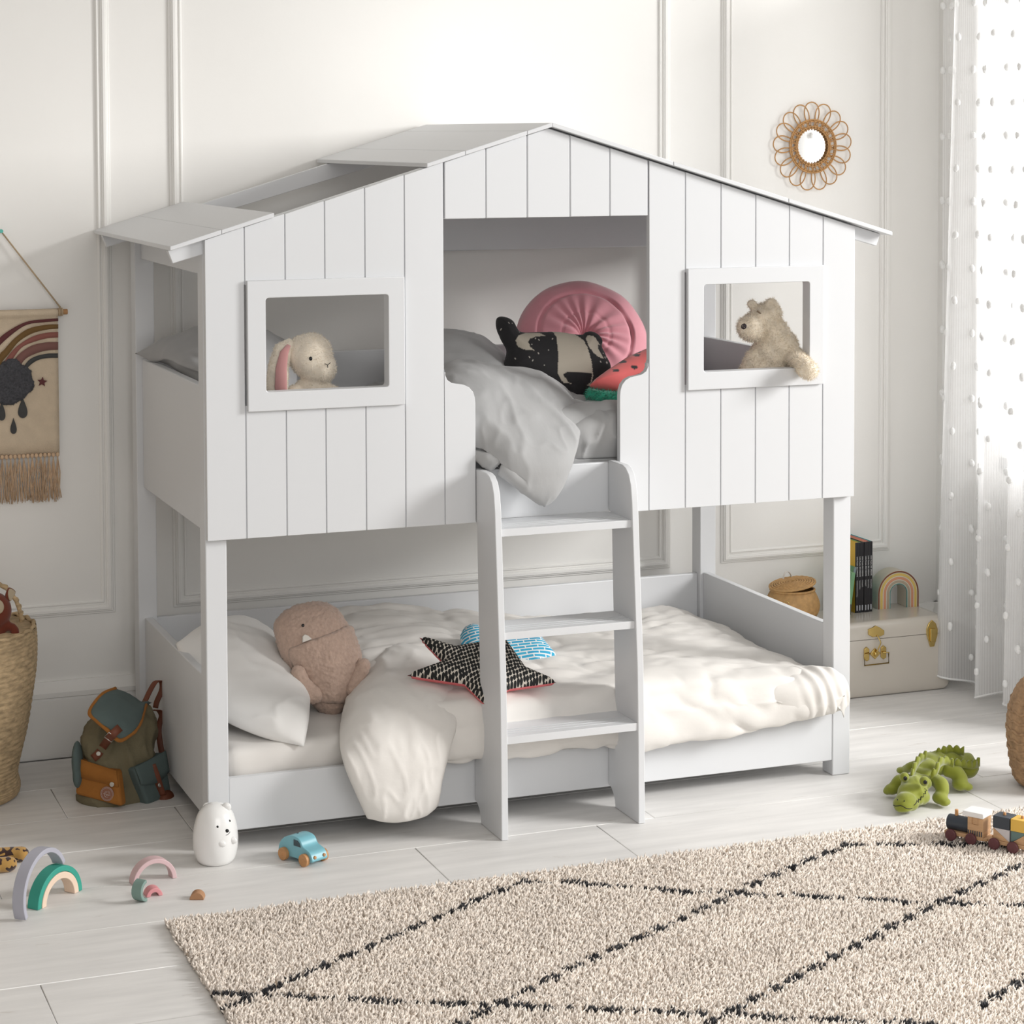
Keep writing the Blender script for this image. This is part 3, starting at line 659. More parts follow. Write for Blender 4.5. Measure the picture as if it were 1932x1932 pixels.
# polar bear toy
F = Fig(1460, 650, Y=.12)
t_ = thing('plush_bear', 'pale oat plush bear with a dark nose resting its arm on the right window frame', 'soft toy', M=F.M)
b = B()
lump(b, F, 1418, 617, -.02, 27, 30, 26); lump(b, F, 1407, 616, -.025, 18, 24, 20); lump(b, F, 1440, 602, 0, 29, 32, 30, .3); lump(b, F, 1452, 590, .0, 22, 28, 20)
lump(b, F, 1462, 630, .005, 28, 30, 30); lump(b, F, 1460, 668, .01, 42, 40, 40); lump(b, F, 1450, 705, .01, 52, 42, 46); lump(b, F, 1475, 652, .0, 30, 36, 30)
for k in range(6):
    q = k/5; lump(b, F, 1490+22*q, 664+24*q, -.03-.145*q**1.3, 19-2*q, 20-2*q, 19-2*q)
for k in range(5):
    q = k/4; lump(b, F, 1424-18*q, 675+40*q, -.01, 18, 18, 18)
lump(b, F, 1418, 569+4, -.005, 10, 6, 9); lump(b, F, 1454, 573, -.02, 12.5, 7, 12.5)
me = blend(b, .005, 6); me = add_fur(me, 16000, .0095, .0016, .8); link('body', me, PLB, t_, world=False, smooth=180)
b = B(); lump(b, F, 1401, 613, -.056, 6.5, 5, 6); obj('nose', b, mat('dark_nose_felt', (.035, .025, .03), .7), t_, world=False)
b = B(); b.tube([F.p(1425, 584, -.043), F.p(1430, 588, -.045), F.p(1433, 590, -.043)], .0022, 6); obj('eye', b, mat('brown_thread', (.25, .18, .12), .8), t_, world=False)
# ------------------------------------------------------------------ things on the floor
def W(x, y, h): return at(x, y, Z=h)
# bear night light
c0 = at(407, 1625, Z=.0); s0 = pxm(c0)
t_ = thing('bear_lamp', 'glossy white bear-shaped night light standing by the front left bed post', 'lamp', M=Matrix.Translation(c0)@Matrix.Rotation(YAW, 4, 'Z'))
GL = mat('glossy_white_plastic', (.86, .855, .84), .22, coat=.4, trans=.1)
k = 1/s0; b = B()
prof = [(0, 0), (27, .0), (32, 2), (37, 9), (41, 24), (42.5, 40), (42, 55), (39.5, 72), (34, 90), (27, 101), (18, 108), (8, 111.5), (0, 112)]
pr_ = catmull([Vector((r, z, 0)) for r, z in prof], 40); b.lathe([(max(v.x, 0.01)*k, v.y*k) for v in pr_], 48)
obj('body', b, GL, t_, world=False, smooth=60)
for x, z, y in ((22, 105, -.008), (-18, 97, .03)):
    b = B(); b.ell((x*k, y, z*k), (9*k, 5*k, 9*k)); obj('ear', b, GL, t_, world=False)
def surf(x, z):
    R = np.interp(z, [p[1] for p in prof], [p[0] for p in prof]); return -math.sqrt(max(0, R*R-x*x))*k
for x, z in ((9, 77.5), (29.5, 83.5)):
    b = B(); b.ell((x*k, surf(x, z), z*k), (2.2*k, 1.2*k, 2.4*k), n=10); obj('eye', b, BLK, t_, world=False)
b = B(); b.ell((25.5*k, surf(25.5, 68), 68*k), (4.4*k, 2.2*k, 3.4*k), n=12); obj('nose', b, BLK, t_, world=False)
b = B(); b.tube([(x*k, surf(x, z)-.0004, z*k) for x, z in ((24, 60.5), (27, 60.8), (30, 63), (31, 65))], .55*k, 6); obj('mouth', b, BLK, t_, world=False)
for x, z in ((15, 46), (34, 48)):
    b = B(); b.ell((x*k, surf(x, z)+3.2*k, z*k), (10*k, 5*k, 7*k), .3); obj('paw', b, GL, t_, world=False)
# toy car
O = (at(574, 1635, Z=0)+at(535, 1622, Z=0))/2; fw = (at(574, 1635, Z=0)-at(535, 1622, Z=0)).normalized(); ang = math.atan2(fw.y, fw.x)
Mc = Matrix.Translation(O)@Matrix.Rotation(ang, 4, 'Z')
t_ = thing('toy_car', 'pale blue wooden toy car with natural wood wheels in front of the bed', 'toy car', M=Mc)
CB = mat('pale_blue_lacquer', (.20, .47, .545), .38, var=.05, vscale=30); WD = mat('toy_beech', (.53, .27, .11), .55, var=.15, vscale=18, stretch=(1,1,5))
pf = smooth_loop([(-.068,.014), (-.071,.03), (-.063,.048), (-.045,.063), (-.02,.0715), (.006,.071), (.020,.064), (.030,.050), (.045,.044), (.058,.039), (.066,.028), (.067,.014), (.03,.012), (-.03,.012)], 70)
b = B(); b.prism([(p.x, p.y) for p in pf], 'y', .006, .064); obj('body', b, CB, t_, world=False, smooth=35, bevel=.0025)
b = B(); b.prism([(-.006,.0475), (.0225,.0475), (.018,.058), (.010,.0635), (-.006,.0645)], 'y', .0048, .0060); obj('window', b, mat('smoky_blue_glass', (.03,.06,.075), .3), t_, world=False)
for x, y in ((.043, .0), (-.043, .0), (.043, .070), (-.043, .070)):
    b = B(); b.cyl((x, y-.006, .0175), (x, y+.006, .0175), .0175, n=28); b.cyl((x, y-.0075, .0175), (x, y-.005, .0175), .004); obj('wheel', b, WD, t_, world=False, bevel=.002)
for y in (.018, .052):
    b = B(); b.cyl((.064, y, .026), (.0705, y, .026), .0045, n=16); obj('headlight', b, WD, t_, world=False, bevel=.001)
b = B(); b.cyl((-.022, .035, .070), (-.022, .035, .0722), .003, n=10); obj('peg', b, mat('dark_peg', (.03,.06,.075), .5), t_, world=False)
# wooden rainbow blocks
def arch(name, label, R, r, dep, M, col, group=None, legs=0):
    b = B(); n = 28
    out = [(R*math.cos(PI*i/n), legs+R*math.sin(PI*i/n)) for i in range(n+1)]; inn = [(r*math.cos(PI*i/n), legs+r*math.sin(PI*i/n)) for i in range(n, -1, -1)]
    if legs: out = [(R, 0)]+out+[(-R, 0)]; inn = [(-r, 0)]+inn+[(r, 0)]
    b.prism(out+inn, 'y', 0, dep)
    o = obj(name, b, mat(col[0], col[1], .55, var=.04, vscale=20), smooth=30, bevel=.0015); o.matrix_world = M
    return tag(o, label, 'toy block', group or 'wooden rainbow arch blocks on the floor')
def span(p, q, tilt=0):
    p, q = Vector(p), Vector(q); d = q-p; a = math.atan2(d.y, d.x)
    return Matrix.Translation((p+q)/2)@Matrix.Rotation(a, 4, 'Z')
gL, gR = at(71.5, 1718, Z=0), at(155.5, 1679, Z=0); Rg = (gR-gL).length/2
arch('arch_block', 'emerald green wooden arch block standing over the beige arch, under the leaning grey arch', Rg, Rg*.83, .036, span(gL, gR), ('green_block_stain', (.035, .33, .25)))
arch('arch_block', 'pale beige wooden arch block nested inside the green arch', Rg*.822, Rg*.63, .036, span(gL, gR)@Matrix.Translation((0, -.0015, 0)), ('beige_block_stain', (.80, .62, .48)))
gtop = (gL+gR)/2+Vector((0, 0, Rg)); a0 = at(49, 1737, Z=0.002)
d = gtop-a0; dxy = Vector((d.x, d.y, 0)); 
Rr = .109; ch = 2*Rr
M = Matrix.Translation(a0)@Matrix.Rotation(math.atan2(d.y, d.x), 4, 'Z')@Matrix.Rotation(-math.asin(min(.95, (Rg+.004)/ch)), 4, 'Y')@Matrix.Translation((Rr, 0, 0))
arch('arch_block', 'tall lilac grey wooden arch block leaning on top of the green arch', Rr, Rr-.013, .034, M, ('lilac_grey_block_stain', (.42, .42, .48)))
pL, pR = at(251.5, 1671.5, Z=0), at(334, 1656.5, Z=0); Rp = (pR-pL).length/2
arch('arch_block', 'pale pink wooden arch block standing alone behind the small blocks', Rp, Rp*.80, .034, span(pL, pR), ('pale_pink_block_stain', (.66, .47, .48)))
sL, sR = at(282, 1693, Z=0), at(302, 1690, Z=0); Rs = .022
M = span(sL, sR)
arch('arch_block', 'tiny rose pink wooden arch block standing beside the tipped sage arch', Rs, Rs*.5, .034, M, ('rose_block_stain', (.72, .30, .32)))
uC = at(268, 1706, Z=0); M = Matrix.Translation(uC+Vector((math.cos(.75), math.sin(.75), 0))*.024+Vector((0, 0, .0292)))@Matrix.Rotation(.75, 4, 'Z')@Matrix.Rotation(-PI/2-.04, 4, 'Y')@Matrix.Translation((0, 0, 0))
arch('arch_block', 'sage green wooden arch block tipped on its side in front of the pale pink arch', .029, .020, .031, M, ('sage_block_stain', (.20, .30, .265)))
bL, bR = at(356, 1698, Z=0), at(386, 1698, Z=0); Rb = (bR-bL).length/2*.9; b = B(); b.prism([(Rb*math.cos(PI*i/24), Rb*math.sin(PI*i/24)) for i in range(25)], 'y', 0, .03)
o = obj('half_disc_block', b, mat('brown_block_stain', (.42, .22, .11), .55), smooth=30, bevel=.001); o.matrix_world = span(bL, bR)
tag(o, 'small brown half-round wooden block alone on the floorboards', 'toy block')
# leopard toy legs
SP = mat('leopard_print', (.42, .24, .06), .95, sheen=.4)
def spots():
    nt = SP.node_tree; N = nt.nodes; L = nt.links; bs = N['Principled BSDF']
    tc = N.new('ShaderNodeTexCoord'); n1 = N.new('ShaderNodeTexNoise'); n1.inputs['Scale'].default_value = 52; n1.inputs['Detail'].default_value = 1; L.new(tc.outputs['Object'], n1.inputs['Vector'])
    r = N.new('ShaderNodeMath'); r.operation = 'GREATER_THAN'; r.inputs[1].default_value = .53; L.new(n1.outputs['Fac'], r.inputs[0])
    mx = N.new('ShaderNodeMixRGB'); L.new(r.outputs[0], mx.inputs['Fac']); mx.inputs['Color1'].default_value = (.44,.25,.065,1); mx.inputs['Color2'].default_value = (.035,.012,.008,1); L.new(mx.outputs[0], bs.inputs['Base Color'])
spots()
t_ = thing('leopard_toy', 'leopard print plush toy reaching in from the left edge, two legs showing', 'soft toy', at(-60, 1640, Z=0))
b = B(); b.ell(at(-120, 1625, Z=.05), (.09, .09, .05), n=14); obj('body', b, SP, t_)
b = B(); b.tube(catmull([at(-90, 1630, Z=.03), at(-20, 1615, Z=.022), at(25, 1611, Z=.021), at(52, 1612, Z=.02)], 12), [.02]*9+[.021, .02, .012], 14); obj('leg', b, SP, t_, smooth=180)
b = B(); b.tube(catmull([at(-90, 1650, Z=.03), at(-15, 1634, Z=.021), at(12, 1631, Z=.02), at(31, 1629, Z=.019)], 12), [.021]*8+[.021, .02, .017, .009], 14); obj('leg', b, SP, t_, smooth=180)
# crocodile
CG = mat('green_velour', (.215, .24, .012), .75, var=.12, vscale=20, bump=.1, bscale=80, sheen=.35)
O = at(1755, 1500, Z=0); sK = pxm(O); ky = 1/sK
t_ = thing('plush_crocodile', 'lime green plush crocodile lying on the floorboards right of the bed', 'soft toy', O)
Rz = Matrix.Rotation(YAW, 3, 'Z')
Zc = (1650, 1390, .11387)
def cz_(x, y): return Zc[0]+x*Zc[2], Zc[1]+y*Zc[2]
def cl(b, x, y, h, rx, ry, rz, rot=0, n=14):
    px, py = cz_(x, y); b.ell(at(px, py, Z=h), (rx*Zc[2]*ky, ry*Zc[2]*ky, rz*Zc[2]*ky), Rz@Matrix.Rotation(rot, 3, 'Y'), n=n)
b = B()
cl(b, 485, 1110, .030, 175, 170, 125); cl(b, 520, 1040, .040, 165, 190, 120); cl(b, 580, 920, .048, 195, 220, 150); cl(b, 650, 820, .058, 215, 230, 165); cl(b, 740, 760, .06, 195, 210, 150)
cl(b, 720, 990, .03, 200, 210, 140); cl(b, 560, 990, .038, 190, 210, 140); cl(b, 640, 1020, .03, 190, 200, 125); cl(b, 570, 1110, .026, 165, 180, 110); cl(b, 680, 900, .05, 200, 210, 150); cl(b, 480, 1180, .02, 150, 130, 70)
cl(b, 790, 660, .06, 190, 200, 150); cl(b, 850, 560, .068, 215, 230, 195); cl(b, 930, 470, .07, 245, 260, 205); cl(b, 1040, 430, .07, 270, 270, 200); cl(b, 1180, 420, .07, 280, 270, 195)
cl(b, 1330, 430, .065, 270, 260, 190); cl(b, 1450, 450, .06, 255, 250, 205); cl(b, 1520, 500, .055, 210, 220, 190); cl(b, 1490, 400, .06, 200, 200, 120)
cl(b, 1300, 310, .06, 170, 160, 90); cl(b, 1150, 300, .05, 130, 120, 70)
me = blend(b, .004, 6)
def cd(p):
    v = Vector(p); r = math.sin(v.x*115-v.y*60+3*noise.noise(v*14))
    return .0022*r*(1 if v.z > .05 and v.x > 2.07 else 0)+.0015*noise.noise(v*40)
displace(me, cd); body = link('body', me, CG, t_, smooth=180)
def limb(pts, rad):
    b = B(); P = catmull([at(*cz_(x, y), Z=h) for x, y, h in pts], 9)
    for i, p in enumerate(P):
        r = np.interp(i/8, np.linspace(0, 1, len(rad)), rad)*Zc[2]*ky; b.ell(p, (r, r, r*.92), n=12)
    return b
for pts, rad, foot in ((((1010, 720, .06), (1100, 790, .055), (1130, 900, .04)), (120, 125, 105), ((1085, 1010, .024, 130, 150, 105), (1160, 1080, .017, 105, 110, 65))),
        (((1230, 560, .06), (1360, 600, .055), (1430, 690, .04)), (125, 130, 115), ((1420, 780, .026, 140, 150, 115), (1540, 830, .018, 95, 90, 65))),
        (((520, 700, .05), (420, 730, .048), (350, 800, .035)), (110, 115, 100), ((290, 870, .024, 125, 130, 90), (205, 900, .018, 65, 80, 60))),
        (((680, 480, .05), (600, 500, .045), (520, 540, .03)), (95, 90, 80), ((450, 560, .022, 95, 100, 60),))):
    b = limb(pts, rad)
    for x, y, h, rx, ry, rz in foot: cl(b, x, y, h, rx, ry, rz, n=12)
    me = blend(b, .004, 5); displace(me, lambda p: .0012*noise.noise(Vector(p)*45)); link('leg', me, CG, t_, smooth=180)
for pts in (((600, 650, .085), (640, 560, .10), (700, 430, .115), (760, 360, .12), (850, 310, .125)), ((930, 640, .085), (1020, 560, .10), (1080, 430, .115), (1180, 400, .11), (1300, 440, .10)), ((1330, 440, .085), (1480, 450, .08), (1620, 470, .072), (1730, 420, .075)), ((1010, 280, .10), (1150, 230, .11), (1300, 215, .11), (1480, 240, .11))):
    b = B(); P = catmull([at(*cz_(x, y), Z=h) for x, y, h in pts], 41)
    q = [[p-Vector((0, 0, .012)), p+Vector((0, 0, .004+.011*abs(math.sin(i/40*PI*4.5))))] for i, p in enumerate(P)]; b.grid(q)
    o = obj('ridge', b, CG, t_, smooth=180); so = o.modifiers.new('s', 'SOLIDIFY'); so.thickness = .009; so.offset = 0
for x, y, h in ((495, 670, .09), (825, 735, .09)):
    b = B(); cl(b, x, y, h, 78, 80, 80); obj('eyelid', b, CG, t_, smooth=180)
    b = B(); b.ell(at(*cz_(x, y), Z=h)-FW*(82*Zc[2]*ky), (32*Zc[2]*ky, 14*Zc[2]*ky, 35*Zc[2]*ky), Rz, n=12); obj('eye', b, mat('black_bead', (.01,.01,.01), .15), t_, smooth=180)
def onbody(x, y):
    """where the toy's skin lies in that direction, so stitches sit on it"""
    px, py = cz_(x, y); d = ray(px, py).normalized(); inv = t_.matrix_world.inverted() if False else None
    ok, loc, nr, _ = body.ray_cast(CP, d)
    return (loc-d*.0008) if ok else at(px, py, Z=.03)
bpy.context.view_layer.update()
for x, y in ((380, 1045), (492, 1065)):
    b = B(); b.ell(onbody(x, y), (.0016, .0016, .003), n=8); obj('nostril', b, THR, t_)
b = B(); b.tube([onbody(x, y) for x, y in ((305, 1130), (340, 1150), (390, 1145), (430, 1140), (480, 1160), (530, 1190), (590, 1195), (625, 1185))], .0011, 6); obj('mouth', b, THR, t_)
zz = [(655, 1135), (690, 1100), (700, 1055), (725, 1090), (735, 1030), (765, 1050), (775, 990), (805, 1000), (815, 940), (845, 945), (840, 900), (870, 890), (830, 860)]
b = B(); b.tube([onbody(x, y) for x, y in zz], .0013, 6); obj('teeth_stitch', b, THR, t_)
# backpack
OLIVE = mat('olive_canvas', (.17, .145, .085), .9, var=.12, vscale=9, bump=.3, bscale=180); TEAL = mat('grey_teal_canvas', (.095, .13, .125), .9, var=.1, vscale=9, bump=.25, bscale=180)
RUST = mat('rust_orange_canvas', (.33, .125, .018), .85, var=.08, vscale=12, bump=.25, bscale=180); LEA = mat('chestnut_leather', (.16, .045, .02), .6, var=.1, vscale=20); STEEL = mat('brushed_nickel', (.62, .6, .56), .3, metal=1)
t_ = thing('backpack', 'child backpack in olive and teal canvas with rust pocket slumped by the bed', 'backpack', at(235, 1515, Z=0))
Zb = (120, 1270, .13973)
def bz(x, y, Y): return at(Zb[0]+x*Zb[2], Zb[1]+y*Zb[2], Y=Y)
kb = Zb[2]/590
b = B()
for x, y, Y, rx, ry, rz in ((620, 1640, .62, 430, 400, 200), (780, 1600, .64, 480, 420, 250), (600, 1350, .62, 370, 380, 350), (880, 1350, .64, 400, 400, 380), (740, 1060, .63, 470, 380, 340), (560, 900, .62, 300, 340, 320), (900, 800, .64, 340, 340, 350), (750, 650, .64, 330, 300, 300), (1080, 620, .66, 150, 200, 230)):
    b.ell(bz(x, y, Y), (rx*kb, ry*kb, rz*kb), Rz, n=16)
me = blend(b, .008, 8); displace(me, lambda p: .014*wr(p, 9, (1.6, 1, .5), 3)*(1 if p[2] > .1 else .4)); bag = link('bag', me, OLIVE, t_, smooth=180)
bpy.context.view_layer.update()
def onbag(x, y, off=.004):
    px, py = Zb[0]+x*Zb[2], Zb[1]+y*Zb[2]; d = ray(px, py).normalized(); ok, loc, nr, _ = bag.ray_cast(CP, d)
    return loc-d*off if ok else at(px, py, Y=.6)
def strapm(name, pts, w_, mt, th=.003, use=None):
    P = catmull([p if isinstance(p, Vector) else onbag(*p, .006) for p in pts], 14); b = B()
    L_ = []
    for i, p in enumerate(P):
        tn = (P[min(i+1, 13)]-P[max(i-1, 0)]).normalized(); sd = tn.cross(FW).normalized()*(w_/2) if use is None else Vector(use)*(w_/2)
        L_.append([p-sd, p, p+sd])
    b.grid(L_); o = obj(name, b, mt, t_, smooth=180); so = o.modifiers.new('s', 'SOLIDIFY'); so.thickness = th; so.offset = 0; return o
net = [[bz(700, 205, .60), bz(860, 270, .63), bz(1050, 385, .67), bz(1200, 400, .70)], [bz(520, 290, .53), bz(720, 420, .50), bz(950, 520, .52), bz(1110, 440, .60)], [bz(355, 520, .46), bz(600, 620, .41), bz(850, 700, .41), bz(1040, 660, .48)], [bz(450, 640, .42), bz(600, 770, .385), bz(760, 905, .375), bz(960, 790, .42)]]
puff('flap', net, 30, 30, .012, lambda p: .004*wr(p, 9), TEAL, t_, tb=.004)
Pn = patch(net, 24, 24); edge = [Pn[i][0] for i in range(24)]+[Pn[23][j] for j in range(1, 24)]+[Pn[i][23] for i in range(22, 6, -1)]
b = B(); b.tube([p-FW*.004 for p in edge], .0062, 8); obj('flap_trim', b, RUST, t_, smooth=180)
b = B(); q = [onbag(x, y, o_) for x, y, o_ in ((215, 1150, .012), (740, 1320, .02), (800, 1800, .05), (170, 1630, .045))]
n_ = ((q[1]-q[0]).cross(q[3]-q[0])).normalized(); n_ = n_ if n_.dot(FW) < 0 else -n_
b.add([p-n_*.03 for p in q]+[p+n_*.010 for p in q], [(0,1,2,3), (4,7,6,5), (0,4,5,1), (1,5,6,2), (2,6,7,3), (3,7,4,0)]); obj('front_pocket', b, RUST, t_, bevel=.010, seg=4)
L4 = lambda u, v: (q[0]*(1-u)+q[1]*u)*(1-v)+(q[3]*(1-u)+q[2]*u)*v+n_*.0115
b = B(); b.grid([[L4(u, v) for v in (-.03, .2, .45+.02*math.sin(u*5))] for u in [i/12 for i in range(13)]]); o = obj('pocket_flap', b, RUST, t_, smooth=180); so = o.modifiers.new('s', 'SOLIDIFY'); so.thickness = .004
def disc(name, c, n, r, th, mt, rz=None):
    b = B(); b.cyl(c, c+n*th, r, n=28); return obj(name, b, mt, t_, bevel=.0008)
disc('snap', L4(.86, .40), n_, .0075, .006, STEEL)
bc = L4(.72, .72); disc('badge', bc, n_, .0225, .002, mat('badge_rust', (.27, .12, .075), .8))
ux = (q[1]-q[0]).normalized(); uz = n_.cross(ux)
b = B(); PT = lambda r, a: bc+n_*.0026+ux*(r*math.cos(a))+uz*(r*math.sin(a))
for r in (.0205, .0175): b.tube([PT(r, 2*PI*i/32) for i in range(32)], .0006, 5, closed=True)
rb = random.Random(3)
for k_ in range(11):
    a = rb.uniform(0, 6.28); r = rb.uniform(.002, .012); b.tube([PT(r, a), PT(r*.7+.003, a+.7), PT(r, a+1.3)], .0006, 5)
b.tube([bc+n_*.0026+ux*x+uz*.006*(-1 if s_ else 1)*.0+uz*(-.002+.001*math.sin(x*900)) for s_ in (0,) for x in np.linspace(-.012, .012, 16)], .0008, 5)
obj('badge_print', b, mat('badge_ink', (.50, .38, .34), .8), t_)
def sidepocket(name, pts, offs, mt):
    b = B(); q_ = [onbag(x, y, o_) for (x, y), o_ in zip(pts, offs)]; m_ = (q_[1]-q_[0]).cross(q_[3]-q_[0]).normalized(); m_ = m_ if m_.dot(FW) < 0 else -m_
    b.add([p-m_*.03 for p in q_]+[p+m_*.012 for p in q_], [(0,1,2,3), (4,7,6,5), (0,4,5,1), (1,5,6,2), (2,6,7,3), (3,7,4,0)]); obj(name, b, mt, t_, bevel=.011, seg=4); return q_, m_
q2, m2 = sidepocket('side_pocket', ((920, 1280), (1330, 1060), (1440, 1660), (1110, 1800)), (.015, .005, .01, .04), TEAL)
L5 = lambda u, v: (q2[0]*(1-u)+q2[1]*u)*(1-v)+(q2[3]*(1-u)+q2[2]*u)*v+m2*.0135
b = B(); b.grid([[L5(u, v) for v in (-.02, .2, .38, .55-.12*(2*u-1)**2)] for u in [i/12 for i in range(13)]]); o = obj('side_flap', b, TEAL, t_, smooth=180); so = o.modifiers.new('s', 'SOLIDIFY'); so.thickness = .005
strapm('side_strap', [L5(.5, .12)+m2*.003, L5(.52, .4)+m2*.006, L5(.55, .68)+m2*.004, L5(.58, .88)+m2*.003], .022, LEA)
disc('side_snap', L5(.54, .62)+m2*.006, m2, .0068, .003, STEEL)
b = B()
for x, y, Y, rx, rz in ((185, 1180, .60, 70, 260), (200, 1380, .60, 70, 170)): b.ell(bz(x, y, Y), (rx*kb, 150*kb, rz*kb), Rz, n=12)
me = blend(b, .006, 5); link('side_pocket', me, TEAL, t_, smooth=180)
strapm('front_strap', [bz(760, 735, .368), bz(640, 850, .366), (540, 985), (470, 1090), (400, 1150)], .024, LEA, .004)
disc('strap_snap', onbag(472, 1085, .011), -FW, .0068, .003, STEEL)
b = B(); qs = [bz(x, y, .360) for x, y in ((612, 800), (548, 862), (645, 930), (710, 868))]; b.tube(qs, .0017, 6, closed=True); obj('buckle', b, STEEL, t_, smooth=180)
b = B(); b.tube(catmull([bz(1090, 400, .68), bz(1160, 250, .70), bz(1240, 120, .72), bz(1320, 120, .73), bz(1325, 230, .73), bz(1260, 380, .73), bz(1240, 470, .73)], 20), .0085, 8, flat=(1, .25), up=RT); obj('top_handle', b, LEA, t_, smooth=180)
b = B(); b.tube(catmull([bz(1220, 500, .72), bz(1290, 510, .73), bz(1325, 580, .73), bz(1290, 700, .73), bz(1290, 850, .72), bz(1330, 1100, .70), bz(1380, 1300, .70)], 20), .009, 8, flat=(1, .25), up=RT); obj('shoulder_strap', b, LEA, t_, smooth=180)
b = B(); b.ell(bz(1370, 1690, .58), (120*kb, 160*kb, 110*kb), Rz, n=14); obj('base_corner', b, LEA, t_, smooth=180)
# ------------------------------------------------------------------ trunk and the things on it
TZ = .268
CRM = mat('cream_enamel', (.60, .555, .49), .16, var=.02, coat=.3); BR = mat('polished_brass', (.62, .45, .16), .22, metal=1)
t_ = thing('metal_trunk', 'glossy cream metal trunk with brass fittings beside the right end of the bed', 'trunk', (2.6, .97, 0))
me = pad(2.25, 2.932, .826, 1.112, .002, .245, .03, .012)
for v in me.vertices:
    v.co.z = min(v.co.z, .2085)
    if v.co.z < .032 and v.co.y < .87: v.co.y = .826+(v.co.y-.826)*.3
link('body', me, CRM, t_, smooth=60)
me = pad(2.249, 2.933, .825, 1.113, .16, TZ, .03, .012)
for v in me.vertices: v.co.z = max(v.co.z, .2105)
link('lid', me, CRM, t_, smooth=60)
def tz(x, y): p = at(x, y, Y=.825); return p.x, p.z
def plate(name, pts, y0, y1, par=t_, mt=BR):
    b = B(); b.prism([tz(*p) for p in pts], 'y', y0, y1); return obj(name, b, mt, par, bevel=.0015)
Zt = (1420, 980, .20704)
zt = lambda pts: [(Zt[0]+x*Zt[2], Zt[1]+y*Zt[2]) for x, y in pts]
hp = plate('hasp', zt([(1050,1000),(1085,985),(1115,965),(1150,980),(1192,1010),(1192,1045),(1160,1062),(1085,1070),(1050,1050)]), .818, .826)
b = B(); b.tube(catmull([Vector((tz(x, y)[0], Y, tz(x, y)[1])) for (x, y), Y in zip(zt([(1125,1050),(1145,1110),(1130,1160),(1115,1210)]), (.818, .808, .810, .814))], 12), .004, 8, flat=(.5, 1)); obj('hook', b, BR, hp, smooth=180, world=True)
for q in ([(1012,1180),(1035,1160),(1058,1180),(1058,1275),(1035,1292),(1012,1275)], [(1165,1165),(1188,1145),(1212,1165),(1212,1255),(1188,1272),(1165,1255)], [(1065,1225),(1110,1170),(1160,1215),(1110,1272)]): plate('handle_plate', zt(q), .819, .826)
b = B(); q = [Vector((tz(x, y)[0], .813, tz(x, y)[1])) for x, y in zt([(1060,1215),(1005,1225),(1005,1325),(1225,1300),(1225,1205),(1170,1205)])]; b.tube(resample_3 if False else q, .0028, 8); obj('handle', b, BR, t_, smooth=180)
b = B(); b.ell((tz(*zt([(1110, 1222)])[0])[0], .818, tz(*zt([(1110, 1222)])[0])[1]), (.006, .008, .009), n=12); obj('turn_knob', b, BR, t_)
lt = plate('latch', zt([(1580,1000),(1600,945),(1632,915),(1665,945),(1682,1000),(1680,1050),(1660,1120),(1650,1155),(1615,1160),(1600,1110),(1582,1050)]), .820, .826)
b = B(); q = [tz(*p) for p in zt([(1608,990),(1658,990),(1658,1110),(1608,1110)])]; b.prism(q, 'y', .813, .821); obj('latch_lever', b, BR, lt, bevel=.002)
# picture books with black spines
COV = [('mustard_cover', (.70, .43, .04)), ('leaf_green_cover', (.30, .42, .10)), ('charcoal_cover', (.03, .035, .03)), ('apricot_cover', (.74, .34, .20)), ('coral_cover', (.70, .25, .20)), ('turquoise_cover', (.02, .36, .38))]
NM = ['yellow', 'leaf green', 'charcoal', 'apricot', 'coral', 'turquoise']
SPN = mat('black_spine', (.014, .013, .016), .45); INK = mat('white_ink', (.75, .75, .74), .6); PAG = mat('page_edges', (.75, .70, .62), .8)
p0, p1 = at(1613.5, 1157, Z=TZ), at(1655, 1154.5, Z=TZ); yb = p0.y; bw = .0119
xb = at(1614.5, 1100, Y=yb).x; hB = at(1618, 1024, Y=yb).z-TZ
def letters(txt, size, par, M, mt, name):
    c = bpy.data.curves.new('t', 'FONT'); c.body = txt; c.size = size; c.extrude = .0002; c.align_x = 'LEFT'; c.resolution_u = 2
    o = bpy.data.objects.new('t', c); COL.objects.link(o); me = eval_mesh(o, name); bpy.data.objects.remove(o); bpy.data.curves.remove(c)
    me.transform(M); me.materials.clear(); return link(name, me, mt, par, smooth=0)
